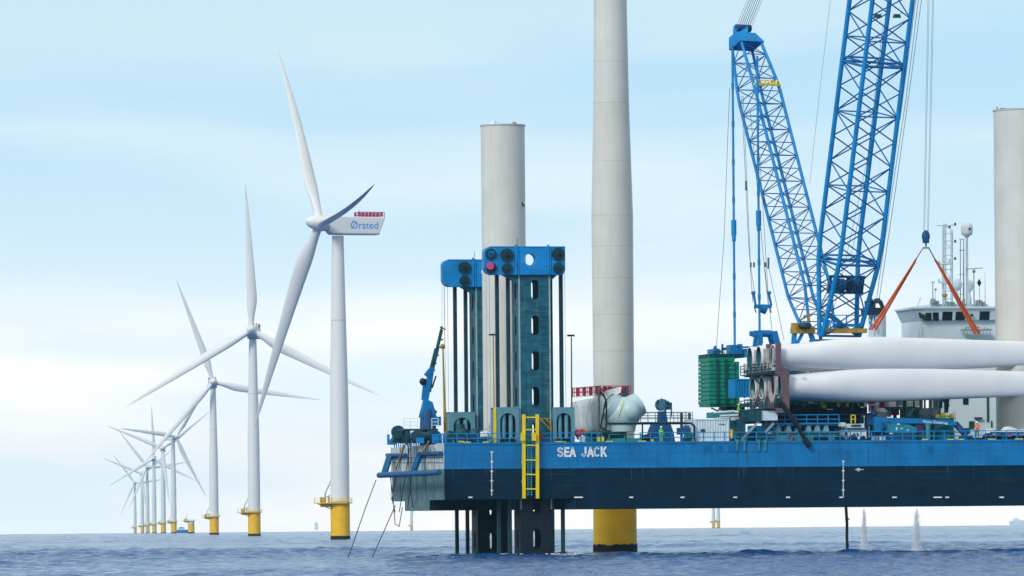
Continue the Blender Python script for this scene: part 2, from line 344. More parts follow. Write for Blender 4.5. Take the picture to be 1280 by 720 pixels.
def tp_parts(root, bare=False):
    mb = MB(); mb.lathe([(2.55, 0.9), (2.55, TPZ)], n=32); mb.build('transition_piece', M_yel, root)
    mb = MB(); mb.lathe([(2.60, -16.0), (2.62, 0.0), (2.62, 0.95), (2.56, 1.05)], n=32); mb.build('pile', M_weed, root)
    mb = MB(); mb.slab([(-6.9, -1.9), (-2.0, -3.3), (1.8, -3.3), (3.2, -1.8), (3.2, 1.8), (1.8, 3.3), (-2.0, 3.3), (-6.9, 1.9)], TPZ, TPZ + 0.3)
    mb.box((-5.2, -0.8, TPZ - 0.9), (-2.5, 0.8, TPZ)); mb.bar((-6.0, 0, TPZ), (-2.5, 0, TPZ - 1.4), 0.25); pf = mb.build('platform', M_yel, root)
    mb = MB(); pts = [(-6.8, -1.8), (-4.4, -2.55), (-2.0, -3.2), (0, -3.2), (1.8, -3.2), (3.1, -1.8), (3.1, 0), (3.1, 1.8), (1.8, 3.2), (0, 3.2), (-2.0, 3.2), (-6.8, 1.8)]
    for i, p_ in enumerate(pts):
        q_ = pts[(i + 1) % len(pts)]
        mb.bar((p_[0], p_[1], TPZ + 0.3), (p_[0], p_[1], TPZ + 1.45), 0.11)
        for z in (0.85, 1.45): mb.bar((p_[0], p_[1], TPZ + z), (q_[0], q_[1], TPZ + z), 0.09)
    mb.build('railing', M_yell, pf)
    mb = MB(); mb.tube((-3.9, -0.6, TPZ + 0.3), (-3.9, -0.6, TPZ + 2.6), 0.22, 0.2, 8); mb.bar((-4.1, -0.6, TPZ + 2.3), (-2.7, -0.6, TPZ + 5.2), 0.32); mb.bar((-2.7, -0.6, TPZ + 5.2), (-2.6, -0.6, TPZ + 5.9), 0.2); mb.bar((-3.9, -0.6, TPZ + 1.6), (-2.6, -0.6, TPZ + 2.2), 0.2)
    mb.build('davit_crane', M_grey, root)
    mb = MB(); mb.box((-5.3, -1.2, TPZ + 0.3), (-4.2, 0.4, TPZ + 1.7)); mb.box((-3.2, -1.6, TPZ + 0.3), (-2.7, -0.9, TPZ + 1.9)); mb.build('equipment_box', M_ochre, root)
BM = blade_mb(); bmesh_blade = None
blade_mesh = {}
def get_blade(pb):
    if pb not in blade_mesh:
        o = blade_mb(pb=pb).build('blade', M_white); blade_mesh[pb] = o.data; bpy.data.objects.remove(o)
    return blade_mesh[pb]
def turbine(px, d, yaw, phi, label, pitch=0.0, cone=2.5, logo=False, pb=3.4, dz=0.0, first=[None], detail=True):
    a, b = ray(px, CY + 9); base = Vector((a * d, d, drop(d)))
    root = thing('wind_turbine', label, 'wind turbine', base, 'offshore wind turbines in a row', world=True)
    tp_parts(root)
    mb = MB(); mb.lathe([(2.5, TPZ + 0.3), (2.5, TPZ + 10), (2.42, TPZ + 26), (2.3, 44), (1.9, 62), (1.55, HUBZ - 3.2)], n=36)
    tw = mb.build('tower', M_white, root)
    mb = MB()
    for z in (36.0, 58.0): rr = 2.37 if z == 36.0 else 2.0; mb.lathe([(rr + 0.02, z - 0.06), (rr + 0.03, z), (rr + 0.02, z + 0.06)], n=36, cap=False)
    mb.lathe([(2.53, TPZ + 0.3), (2.53, TPZ + 0.5)], n=36); mb.build('flange', M_grey, tw)
    mb = MB()
    x0, x1 = -2.1, 2.1
    side = [(-2.2, -2.35), (11.0, -2.35), (12.7, 2.1), (-2.2, 2.3), (-2.9, 1.4), (-2.9, -1.6)]
    vs = [(x, y, z) for x in (x0, x1) for y, z in side]; n = len(side)
    mb.add(vs, [tuple(range(n)), tuple(reversed(range(n, 2 * n)))] + [(i, i + n, (i + 1) % n + n, (i + 1) % n) for i in range(n)])
    na = mb.build('nacelle', M_white, root, org=Vector()); na.location = (0, 0, HUBZ - 0.35); na.rotation_euler.z = yaw
    bv = na.modifiers.new('b', 'BEVEL'); bv.width = 0.25; bv.segments = 2
    ORG[na.name] = Vector()
    mb = MB(); mb.box((-2.13, -2.0, -2.5), (2.13, 11.0, -2.30)); mb.build('underside_trim', M_grey, na)
    mb = MB()
    for i in range(15):
        y = 5.3 + i * 0.51
        for x in (-1.85, 1.85): mb.bar((x, y, 2.1), (x, y, 3.5), 0.14)
        if i < 14 and i % 2 == 0:
            for x in (-1.86, 1.86): mb.box((x - 0.02, y + 0.05, 2.35), (x + 0.02, y + 0.42, 3.35))
    for x in (-1.85, 1.85):
        for z in (2.7, 3.45): mb.bar((x, 5.3, z), (x, 12.45, z), 0.12)
    for y in (5.3, 12.45):
        for z in (2.7, 3.45): mb.bar((-1.85, y, z), (1.85, y, z), 0.12)
    mb.bar((-1.2, 6.4, 2.1), (-1.2, 6.4, 4.1), 0.12); mb.build('hoist_railing', M_pink, na)
    for x in (-1.6, 1.6): mb = MB(); mb.tube((x, 0.5, 2.2), (x, 0.5, 3.5), 0.10, 0.10, 6); mb.sphere((x, 0.5, 3.5), 0.2, 8, 6); mb.build('warning_lamp', M_lens, na)
    if logo:
        vs, fs = text_mb('Ørsted', 7.7, 1.95, bold=0.008)
        cap = vs[:, 1].max()
        mb = MB()
        # seen on the face that looks at the camera; letters run from hub to tail
        mb.add([(2.125, 2.9 + x, -1.0 + y) for x, y, _ in vs], fs)
        mb.tube((2.11, 3.75, 1.05), (2.13, 3.75, 1.05), 0.2, 0.2, 8)
        mb.build('logo', M_logo, na)
    # rotor
    mb = MB(); prof = [(0.05, -3.9), (0.7, -3.65), (1.3, -3.0), (1.8, -1.8), (2.1, -0.4), (2.12, 1.0), (1.9, 2.2)]
    nn = 24; vs = []
    for r_, y in prof:
        for i in range(nn): t_ = 2 * math.pi * i / nn; vs.append((r_ * math.cos(t_), y, r_ * math.sin(t_)))
    fs = [(k * nn + i, k * nn + (i + 1) % nn, (k + 1) * nn + (i + 1) % nn, (k + 1) * nn + i) for k in range(len(prof) - 1) for i in range(nn)]
    mb.add(vs, fs, True); mb.add(vs[-nn:], [tuple(range(nn))]); mb.add(vs[:nn], [tuple(range(nn))])
    hub = mb.build('hub', M_white, root, org=Vector())
    hub.matrix_local = Matrix.Translation((0, 0, HUBZ)) @ Matrix.Rotation(yaw, 4, 'Z') @ Matrix.Translation((0, -5.0, 0.2)) @ Matrix.Rotation(R(-6), 4, 'X') @ Matrix.Rotation(phi, 4, 'Y')
    me = get_blade(pb)
    for k in range(3):
        bo = bpy.data.objects.new('blade', me); COL.objects.link(bo); bo.parent = hub
        bo.matrix_local = Matrix.Rotation(k * 2 * math.pi / 3, 4, 'Y') @ Matrix.Rotation(R(cone), 4, 'X') @ Matrix.Rotation(pitch, 4, 'Z')
    return root
turbine(425.5, 1480, R(-70), R(-31), 'nearest white turbine with blue name on its nacelle and magenta roof rail', pitch=R(-78), cone=4, logo=True, pb=5.2)
turbine(318, 2282, R(-3), R(-2), 'second nearest turbine facing the camera, one blade straight up', pb=3)
turbine(267.8, 3080, R(6), R(-19.5), 'third nearest turbine, one blade leaning left at eleven o clock', pb=3)
turbine(217.3, 4850, R(35), R(-84), 'far hazy turbine nearest to the small blue boat, one blade pointing left', pb=3)
turbine(204.3, 5550, R(0), R(-67.5), 'hazy turbine just left of the one by the blue boat, one blade pointing down', pb=3)
turbine(193, 6300, R(0), R(-2), 'small hazy turbine far off with one blade straight up', pb=3)
turbine(184.6, 7150, R(0), R(-37), 'tiny pale turbine, third from the far end of the row', pb=3)
turbine(178, 7900, R(0), R(-68), 'tiny pale turbine, second from the far end of the row', pb=3)
turbine(169, 9300, R(0), R(-37), 'smallest turbine at the far left end of the row', pb=3)
turbine(892, 8900, R(20), R(60), 'pale far turbine foot seen under the hull, thinner left one of two', pb=3)
turbine(898, 8000, R(20), R(60), 'pale far turbine foot seen under the hull, thicker right one of two', pb=3)
turbine(514.5, 10200, R(20), R(60), 'very faint turbine foot seen under the stern of the barge', pb=3)
# bare foundation
d = 4300; a, b = ray(239, 664); fr = thing('turbine_foundation', 'bare yellow foundation without a tower, right of the small blue boat', 'foundation', (a * d, d, drop(d)), world=True)
tp_parts(fr)
mb = MB(); mb.lathe([(2.56, 7.2), (2.58, 7.25), (2.58, TPZ - 0.05)], n=32); mb.build('grey_collar', M_cont, fr)
# small blue boat
d = 5200; a, b = ray(227.5, 664); bt = thing('crew_boat', 'small blue workboat with pale wheelhouse among the far turbines', 'boat', (a * d, d, drop(d)), world=True)
mb = MB(); mb.add([(-4.5, -2, -0.5), (3.5, -2, -0.5), (5.2, 0, -0.3), (3.5, 2, -0.5), (-4.5, 2, -0.5), (-4.8, -2.6, 2.9), (3.8, -2.6, 2.9), (6.4, 0, 3.6), (3.8, 2.6, 2.9), (-4.8, 2.6, 2.9)],
    [(0, 1, 6, 5), (1, 2, 7, 6), (2, 3, 8, 7), (3, 4, 9, 8), (4, 0, 5, 9), (0, 4, 3, 2, 1), (5, 6, 7, 8, 9)]); mb.build('boat_hull', M_blue, bt)
mb = MB(); mb.prism([(-3.6, 2.9), (3.6, 2.9), (2.6, 4.3), (1.2, 5.6), (-2.6, 5.6), (-3.4, 4.4)], -1.8, 1.8); wh = mb.build('wheelhouse', M_cont, bt)
mb = MB(); mb.box((-2.2, -1.85, 4.5), (1.4, -1.8, 5.3)); mb.build('window', M_glass, wh)
mb = MB(); mb.tube((-0.5, 0, 5.6), (-0.5, 0, 8.4), 0.08, 0.05, 6); mb.build('mast', M_grey, bt)
# substation
d = 9500; a, b = ray(395.5, 664); ss = thing('offshore_substation', 'faint pale blue platform on the horizon left of the nearest turbine', 'platform', (a * d, d, drop(d)), world=True)
mb = MB(); mb.box((-2.6, -3, 4), (2.6, 3, 15)); mb.box((-1.2, -2, 15), (1.6, 2, 17)); mb.build('topside', M_ship, ss)
mb = MB()
for x in (-2.3, 2.3):
    for y in (-2.3, 2.3): mb.tube((x * 1.3, y, -3), (x, y, 4), 0.5, 0.5, 6)
mb.build('jacket', M_ship, ss)
# low ship hull on the right horizon
d = 10800; a, b = ray(1275, 652); sh = thing('cargo_ship', 'faint grey ship on the horizon under the right end of the hull', 'ship', (a * d, d, drop(d)), world=True)
mb = MB(); mb.prism([(-17, -1), (16, -1), (19, 11), (-19, 9.5), (-20, 6)], -8, 8); mb.build('boat_hull', M_ship, sh)
mb = MB(); mb.box((-13, -5, 9.5), (-2, 5, 14)); mb.build('superstructure', M_ship, sh)

# installed tower behind the barge
d = 673; a, b = ray(768.8, 660); it = thing('turbine_tower', 'tall installed tower on a yellow foundation behind the barge, running out of frame', 'tower', (a * d, d, drop(d)), world=True)
s_ = 7000 / 673.0
mb = MB(); mb.lathe([(2.62, 0.9), (2.58, 12.5)], n=48); mb.build('transition_piece', M_yel, it)
mb = MB(); n = 48; vs = []
for j, z in enumerate((-12, 0.75, 1.0)):
    for i in range(n): t_ = 2 * math.pi * i / n; vs.append((2.68 * math.cos(t_), 2.68 * math.sin(t_), z + (random.uniform(-0.12, 0.22) if j == 2 else 0)))
mb.add(vs, [(k * n + i, k * n + (i + 1) % n, (k + 1) * n + (i + 1) % n, (k + 1) * n + i) for k in range(2) for i in range(n)], True); mb.build('marine_growth', M_weed, it)
mb = MB(); mb.lathe([(2.42, 12.5), (2.45, 20), (2.5, 40.5), (2.14, 54), (2.0, 64), (1.9, 78)], n=64); tw = mb.build('tower_shell', M_tower, it)
mb = MB()
for z, r_ in ((20, 2.45), (24.2, 2.46), (28.6, 2.47), (33, 2.48), (36.8, 2.49), (40.5, 2.5), (47, 2.32), (54, 2.14), (59, 2.07)): mb.lathe([(r_ + 0.006, z - 0.02), (r_ + 0.012, z), (r_ + 0.006, z + 0.02)], n=64, cap=False)
mb.build('weld_seam', mat('seam_grey', (0.40, 0.40, 0.38), 0.5), tw)

# ------------------------------------------------------------------ barge hull
HW, HL = 31.0, 92.0
KEEL = Z(636, 716, 0); SPL = Z(585, 716, 0); REC = Z(624, 640, 0)
barge = thing('jack_up_barge', 'long blue and dark green jack up barge standing on legs above the sea', 'barge', (0, 0, KEEL))
e = 0.0
mb = MB(); mb.box((0, 0, SPL), (HL, HW, DECK)); mb.m = 1
mb.f = []; mb.sm = []; mb.mi = []; mb.v = []
mb.m = 0; mb.add([(0, 0, SPL), (HL, 0, SPL), (HL, 0, DECK), (0, 0, DECK)], [(0, 1, 2, 3)]); mb.add([(HL, 0, SPL), (HL, HW, SPL), (HL, HW, DECK), (HL, 0, DECK)], [(0, 1, 2, 3)]); mb.add([(HL, HW, SPL), (0, HW, SPL), (0, HW, DECK), (HL, HW, DECK)], [(0, 1, 2, 3)])
mb.m = 1; mb.add([(0, HW, SPL), (0, 0, SPL), (0, 0, DECK), (0, HW, DECK)], [(0, 1, 2, 3)])
mb.m = 2; mb.add([(0, 0, DECK), (HL, 0, DECK), (HL, HW, DECK), (0, HW, DECK)], [(0, 1, 2, 3)])
mb.build('upper_hull', [M_hull, M_stern, M_deck], barge)
U716 = U(718, 0, 630)
mb = MB(); z0 = REC
mb.m = 0; mb.add([(0, 0, z0), (HL, 0, z0), (HL, 0, SPL), (0, 0, SPL)], [(0, 1, 2, 3)]); mb.add([(HL, 0, z0), (HL, HW, z0), (HL, HW, SPL), (HL, 0, SPL)], [(0, 1, 2, 3)]); mb.add([(HL, HW, z0), (0, HW, z0), (0, HW, SPL), (HL, HW, SPL)], [(0, 1, 2, 3)])
mb.m = 1; mb.add([(0, HW, z0), (0, 0, z0), (0, 0, SPL), (0, HW, SPL)], [(0, 1, 2, 3)])
mb.m = 2; mb.add([(0, 0, z0), (HL, 0, z0), (HL, HW, z0), (0, HW, z0)], [(0, 1, 2, 3)])
mb.build('lower_hull', [M_hulld, M_sternd, M_under], barge)
mb = MB(); poly = [(0, 8.6), (0.0, 23.0), (1.5, 23.0), (1.5, HW), (HL, HW), (HL, 0), (U716, 0), (U716 - 0.9, 0.8), (U716 - 0.9, 8.6)]
n = len(poly); A = [(x, y, KEEL) for x, y in poly]; Bv = [(x, y, REC - 0.003) for x, y in poly]
for i in range(n):
    j = (i + 1) % n; mb.m = 1 if i == 0 else 0
    mb.add([A[i], A[j], Bv[j], Bv[i]], [(0, 1, 2, 3)])
mb.m = 2; mb.add(A, [tuple(reversed(range(n)))])
mb.build('keel_plate', [M_hulld, M_sternd, M_under], barge)
# plate seams and rub marks on the side
mb = MB()
mb.box((0.02, -0.045, SPL - 0.03), (HL, -0.002, SPL + 0.05)); mb.box((0.0, -0.07, DECK - 0.14), (HL, 0.1, DECK + 0.10)); mb.build('gunwale', M_hull, barge)
mb = MB()
for px in np.arange(588, 1300, 33.5):
    u = U(px, 0, 600); mb.box((u, -0.012, SPL + 0.06), (u + 0.035, -0.001, DECK - 0.16))
for py in (566.5, 575.8): z = Z(py, 716, 0); mb.box((0.3, -0.012, z), (HL, -0.001, z + 0.03))
for px in (880, 896, 911, 1160): 
    u = U(px, 0, 600); mb.box((u, -0.03, Z(566, px, 0)), (u + 0.7, -0.002, Z(557, px, 0)))
mb.build('hull_plating_seam', mat('seam_blue', (0.001, 0.12, 0.31), 0.5, 0.1, 1), barge)
mb = MB()
for px, w_ in ((588, 5), (723, 11), (789, 5), (853, 5), (919, 5), (985, 5), (1051, 4), (1118, 6), (1172, 11), (1184, 5), (1252, 6)):
    u = U(px, 0, 620); mb.box((u - w_ / 22.4, -0.05, Z(622.4, px, 0)), (u + w_ / 22.4, -0.002, Z(620.8, px, 0)))
mb.build('waterline_mark', M_mark, barge)
mb = MB()
for px, y0, y1 in ((614.6, 565, 620.5), (1054, 576.5, 622)):
    k = 0; y = y0
    while y < y1:
        u = U(px, 0, y); z = Z(y, px, 0); wd = 0.32 if k % 8 == 0 else 0.13 if k % 2 else 0.07
        mb.box((u - wd * 0.5, -0.035, z - 0.05), (u + wd * 0.5, -0.002, z + 0.05)); y += 1.5; k += 1
u = U(1073, 0, 587); zc = Z(587, 1073, 0)
for i in range(12):
    a0 = 2 * math.pi * i / 12; a1 = 2 * math.pi * (i + 1) / 12; mb.bar((u + 0.16 * math.cos(a0), -0.03, zc + 0.16 * math.sin(a0)), (u + 0.16 * math.cos(a1), -0.03, zc + 0.16 * math.sin(a1)), 0.06)
mb.box((u - 0.4, -0.03, zc - 0.03), (u + 0.6, -0.002, zc + 0.03)); mb.build('draught_mark', M_mark, barge)
mb = MB(); zb = Z(570.8, 727, 0); zt_ = Z(559.0, 727, 0); hgt = zt_ - zb; lw = hgt * 0.20
def arc(cx_, cz_, rx, rz, a0, a1, n=9): return [(cx_ + rx * math.cos(R(a0 + (a1 - a0) * i / n)), cz_ + rz * math.sin(R(a0 + (a1 - a0) * i / n))) for i in range(n + 1)]
GL = {'S': [arc(.3, .72, .22, .2, 20, 270) + arc(.3, .29, .24, .21, 90, -160)], 'E': [[(.1, .08), (.1, .92)], [(.05, .92), (.52, .92)], [(.1, .5), (.48, .5)], [(.05, .08), (.54, .08)]], 'A': [[(.04, .02), (.3, .95)], [(.3, .95), (.56, .02)], [(.15, .3), (.45, .3)]],
      'J': [[(.42, .98), (.42, .3)] + arc(.24, .29, .18, .21, 0, -175)], 'C': [arc(.32, .5, .25, .42, 50, 310, 14)], 'K': [[(.1, 0), (.1, 1)], [(.52, .98), (.14, .42)], [(.26, .58), (.56, .02)]]}
for ch_, px in (('S', 696.8), ('E', 705.2), ('A', 712.2), ('J', 727.0), ('A', 734.6), ('C', 742.4), ('K', 750.8)):
    ux = U(px, 0, 565)
    for line in GL[ch_]:
        for p_, q_ in zip(line[:-1], line[1:]):
            P_1 = Vector((ux + p_[0] * hgt * 1.02, -0.02, zb + p_[1] * hgt)); Q_1 = Vector((ux + q_[0] * hgt * 1.02, -0.02, zb + q_[1] * hgt)); d_ = (Q_1 - P_1).normalized() * lw * 0.25
            mb.bar(P_1 - d_, Q_1 + d_, lw, 0.03, up=(0, 1, 0))
mb.build('name_lettering', M_mark, barge)
rg = random.Random(21); mb = MB()
for k in range(70):
    px = rg.uniform(560, 1300); u = U(px, 0, 600); z1_ = rg.choice([DECK - 0.15, SPL - 0.05, Z(566.5, 716, 0)]) ; w_ = rg.uniform(0.03, 0.10); l_ = rg.uniform(0.4, 2.2)
    mb.prism([(u, z1_), (u + w_, z1_), (u + w_ * 0.7, z1_ - l_ * 0.6), (u + w_ * 0.5, z1_ - l_), (u + w_ * 0.3, z1_ - l_ * 0.6)], -0.010, -0.002)
mb.build('rust_run', mat('rust', (0.03, 0.075, 0.13), 0.8, 0.4, 3.0), barge, label=None)
mb = MB()
for k in range(26):
    px = rg.uniform(560, 1290); u = U(px, 0, 600); z_ = rg.uniform(REC + 0.4, SPL - 0.3); l_ = rg.uniform(0.8, 4.5); mb.box((u, -0.009, z_), (u + l_, -0.002, z_ + rg.uniform(0.015, 0.05)))
mb.build('scrape_mark', mat('scrape', (0.012, 0.055, 0.075), 0.8, 0.3, 2.0), barge)
# blue edge railing
mb = MB(); v = 0.25; zt = DECK + 1.12
def rail(mb, u0, u1, v, z0, h=1.1, step=1.22, rails=2, r=0.045):
    n = max(1, int(round(abs(u1 - u0) / step)))
    for i in range(n + 1):
        u = u0 + (u1 - u0) * i / n; mb.bar((u, v, z0), (u, v, z0 + h), r * 2)
    for k in range(rails): z = z0 + h * (k + 1) / rails; mb.bar((u0, v, z), (u1, v, z), r * 2)
def railv(mb, u, v0, v1, z0, h=1.1, step=1.3, rails=2, r=0.045):
    n = max(1, int(round(abs(v1 - v0) / step)))
    for i in range(n + 1):
        v = v0 + (v1 - v0) * i / n; mb.bar((u, v, z0), (u, v, z0 + h), r * 2)
    for k in range(rails): z = z0 + h * (k + 1) / rails; mb.bar((u, v0, z), (u, v1, z), r * 2)
rail(mb, 0.3, U(650, v), v, DECK); rail(mb, U(676, v), U(752, v), v, DECK); rail(mb, U(800, v), HL, v, DECK); railv(mb, 0.25, 0.3, HW - 0.3, DECK, r=0.06)
mb.build('deck_railing', M_crane, barge)
mb = MB(); 
for px in (578, 603, 694, 700, 757, 797, 1152, 1183, 1198, 1234, 1268): u = U(px, 0.5); mb.box((u, 0.05, DECK), (u + random.uniform(0.5, 1.0), 0.5, DECK + 0.2))
mb.build('bollard_pad', M_yell, barge)
# stern pipe frame
mb = MB(); V = lambda px: (555 - px) / 11.05 / sa
ue = -0.75
def E(px, py, out_=0.75):     # a point on the end face plane, out_ metres off it
    v = 0.0
    for _ in range(6):
        q = BP(px, py, v); v += (q.x + out_) / 0.2126 if False else 0
        # solve for v with u = -out_
        break
    lo, hi = -10.0, 45.0
    for _ in range(50):
        md = (lo + hi) / 2
        if BP(px, py, md).x > -out_: hi = md
        else: lo = md
    return BP(px, py, lo)
tb = MB()
def segE(a, b, r, o1=0.8, o2=0.8): tb.tube(E(*a, o1), E(*b, o2), r, r, 10)
segE((474, 594), (549, 590.5), 0.34, 1.7, 1.7); segE((484, 569), (507, 569), 0.24, 0.3, 0.3); segE((524, 567.5), (551, 566.5), 0.24, 0.3, 0.3)
segE((486, 570), (479, 593), 0.3, 0.4, 1.7); segE((489, 570), (482, 593), 0.22, 0.4, 1.7); segE((526, 568), (517, 591), 0.3, 0.4, 1.7); segE((523, 568), (514, 591), 0.22, 0.4, 1.7)
tb.build('stern_fender_frame', mat('fender_blue', (0.002, 0.10, 0.25), 0.6, 0.4, 1.5, streak=0.5, dirt=(0.02, 0.06, 0.09)), barge)
tb = MB()
for px in (489, 500, 510, 521, 532, 543):
    tb.bar(E(px, 559, 0.04), E(px, 625, 0.04), 0.07)
for py in (572, 578): tb.bar(E(486, py, 0.04), E(553, py, 0.04), 0.06)
tb.build('stern_stiffener', M_sternd, barge)
tb = MB()
for pts in (((505, 548), (501, 575), (494, 600), (490, 624), (494, 640)), ((510, 546), (511, 580), (513, 610), (516, 634)), ((513, 548), (514, 600), (510, 632)), ((512, 560), (506, 600), (499, 640)), ((488, 596), (491, 620), (494, 655), (499, 658), (503, 634))):
    tb.path([E(x, y, 0.9) for x, y in pts], 0.05, 5)
tb.build('stern_hose', M_black, barge)
tb = MB(); tb.path([E(x, y, 1.6) for x, y in ((506, 556), (501, 570), (495, 586))], 0.09, 5); tb.path([E(x, y, 1.0) for x, y in ((536, 552), (528, 567))], 0.09, 5); tb.build('stern_chain', M_ochre, barge)
# yellow boarding ladder at the near leg
lad = thing('boarding_ladder', 'tall yellow ladder frame down the hull in front of the near leg', 'ladder', BP(663, 623, -0.5))
def L_(px, py, v=-0.5): return BP(px, py, v)
mb = MB(); mb.bar(L_(654.6, 518), L_(654.9, 623), 0.34); mb.bar(L_(671.5, 518), L_(671.8, 623), 0.34)
for py in (521.5, 537, 556.5, 575, 593, 611): mb.bar(L_(654, py), L_(672, py + 0.2), 0.14)
for py in (578, 602): mb.bar(L_(652, py), L_(655, py), 0.2); mb.bar(L_(670, py), L_(673, py), 0.2)
for px in (653.6, 667.5): mb.bar(L_(px, 541, -0.9), L_(px, 551, -0.9), 0.5, 0.12)
mb.build('ladder_frame', M_yell, lad)
mb = MB(); mb.bar(L_(659.4, 556, -0.4), L_(659.7, 620, -0.4), 0.09); mb.bar(L_(664.2, 556, -0.4), L_(664.5, 620, -0.4), 0.09)
for k in range(24): py = 557 + k * 2.65; mb.bar(L_(659.4, py, -0.4), L_(664.4, py, -0.4), 0.07)
mb.build('rungs', M_seag, lad)

# ------------------------------------------------------------------ jack-up legs
def leg(pxl, v0, ytop, label, pink, pxr_full, roty=0):
    u0 = U(pxl, v0, 450); S = 3.55; zt = Z(ytop + 36, pxl, v0) ; base = Vector((u0 + S / 2, v0 + S / 2, -6))
    t = thing('jack_up_leg', label, 'leg', base, 'jack up legs with blue head beams')  # one leg of the jack-up barge
    mb = MB(); P = 3.98; z = zt + 0.3; th = 0.12
    z_ = z; low = None
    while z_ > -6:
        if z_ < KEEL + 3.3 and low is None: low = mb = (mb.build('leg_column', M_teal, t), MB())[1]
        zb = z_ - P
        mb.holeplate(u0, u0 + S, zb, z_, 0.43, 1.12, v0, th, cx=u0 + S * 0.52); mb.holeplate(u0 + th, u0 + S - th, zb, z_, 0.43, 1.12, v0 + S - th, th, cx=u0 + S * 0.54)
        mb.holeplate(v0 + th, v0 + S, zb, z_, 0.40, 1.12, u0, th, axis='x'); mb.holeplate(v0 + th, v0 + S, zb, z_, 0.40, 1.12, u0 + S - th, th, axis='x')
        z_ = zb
    col = mb.build('lower_column', mat('lower_leg_black', (0.003, 0.006, 0.018), 0.6, 0.5, 1.5, streak=0.3, dirt=(0.004, 0.03, 0.04)), t)  # column is near black from inside the hull downwards
    mb = MB()
    for x in (u0 - 0.04, u0 + S - 0.12): mb.box((x, v0 - 0.06, KEEL), (x + 0.16, v0 + 0.1, zt))
    mb.box((u0 - 0.05, v0 + S - 0.15, KEEL), (u0 + 0.1, v0 + S + 0.05, zt)); mb.build('corner_strip', M_tealedge, col)
    mb = MB()
    rr = np.random.RandomState(5)
    for k in range(int((zt + 5) / 0.30)):
        zz = zt - 4 - k * 0.30
        if zz > KEEL and (zz - zt) % P > 0: mb.box((u0 + S * 0.70, v0 - 0.03, zz), (u0 + S * (0.86 + 0.06 * rr.rand()), v0 - 0.002, zz + 0.07))
    mb.build('leg_tread', M_rod, col)
    # head beam: px extents relative
    uc = u0; L0, L1 = u0 - 3.95, u0 + S + 1.72; zb, zu = zt - 0.05, zt + 3.05; f, bk = v0 - 0.35, v0 + 1.0
    cx, cz = u0 + S * 0.36, zb + (zu - zb) * 0.55
    mb = MB(); xm0, xm1 = cx - 1.25, cx + 1.25
    mb.holeplate(xm0, xm1, zb, zu, 0.66, 0.66, f, bk - f, cx=cx, cz=cz)
    rc = 0.55
    mb.prism([(xm0, zb), (xm0, zu), (L0 + rc, zu), (L0 + 0.15, zu - 0.2), (L0, zu - rc), (L0, zb + 0.7), (L0 + 0.3, zb + 0.2), (L0 + 0.8, zb), ], f, bk)
    mb.prism([(xm1, zb), (xm1, zu), (L1, zu), (L1, zb + 0.5), (L1 - 0.25, zb)], f, bk)
    for a_, b_ in ((L0 + 1.4, u0 - 0.4), (u0 + S + 0.1, L1)): mb.box((a_, bk, zb + 0.6), (b_, v0 + S + 0.3, zu - 0.3))
    for x in (u0 - 0.5, u0 + S - 0.35): mb.box((x, f - 0.16, zb - 0.02), (x + 0.22, f, zu + 0.25)); mb.box((x + 0.3, f - 0.12, zb), (x + 0.42, f, zu + 0.1))
    mb.box((L0 + 0.6, f - 0.05, zu - 0.02), (L1, f + 0.2, zu + 0.07))
    head = mb.build('head_beam', M_crane, t)
    mb = MB(); mb.prism([(u0 - 1.9, zb + 0.02), (u0 + 0.0, zb + 0.02), (u0 + 0.0, zb - 1.7), (u0 - 0.25, zb - 0.9)], v0 + 0.1, v0 + 0.6); mb.prism([(u0 + S, zb), (u0 + S + 0.9, zb), (u0 + S, zb - 0.8)], v0 + 0.1, v0 + 0.6); mb.build('knee_bracket', M_teal, head)
    for n_, (x, z, r_) in enumerate(((L0 + 2.55, zu - 0.9, 0.74), (L0 + 2.55, zb + 0.7, 0.62), (L1 - 0.8, zu - 0.8, 0.74), (L1 - 0.8, zb + 0.75, 0.62), (L0 + 0.7, zu - 0.8, 0.62), (L0 + 0.75, zb + 0.75, 0.62))):
        if n_ > 3 and not pink: continue
        mb = MB(); mb.tube((x, f - 0.02, z), (x, f - 0.2, z), r_, r_, 18); mb.tube((x, f - 0.2, z), (x, f - 0.42, z), r_ * 0.3, r_ * 0.3, 10)
        mb.m = 1
        for k in range(9): a_ = k * 2 * math.pi / 9; mb.bar((x + r_ * 0.3 * math.cos(a_), f - 0.24, z + r_ * 0.3 * math.sin(a_)), (x + r_ * 0.88 * math.cos(a_), f - 0.24, z + r_ * 0.88 * math.sin(a_)), 0.10, 0.12, up=(0, 1, 0))
        mb.m = 2 if n_ == 4 else 0; mb.tube((x, f - 0.2, z), (x, f - 0.30, z), r_ * (0.6 if n_ == 4 else 0.42), None, 12)
        mb.build('sheave', [M_rod, M_dteal, M_crane], head)
    mb = MB(); 
    for x, z in ((L0 + 2.55, zu - 0.9), (L1 - 0.8, zu - 0.8)): mb.tube((x, f - 0.25, z), (x, f - 0.5, z), 0.14, 0.14, 10)
    mb.box((L0 + 3.6, f - 0.05, zb + 1.0), (L0 + 3.68, f - 0.01, zu - 0.5)); mb.box((L0 + 3.6, f - 0.05, zu - 0.55), (L0 + 4.1, f - 0.01, zu - 0.5)); mb.box((L1 - 2.3, f - 0.05, zb + 0.9), (L1 - 1.6, f - 0.01, zb + 0.98)); mb.box((L1 - 1.7, f - 0.05, zb + 0.9), (L1 - 1.62, f - 0.01, zu - 0.8))
    mb.tube((u0 - 0.2, f, zu), (u0 - 0.2, f, zu + 1.0), 0.03, 0.03, 5); mb.build('fitting', M_black, head)
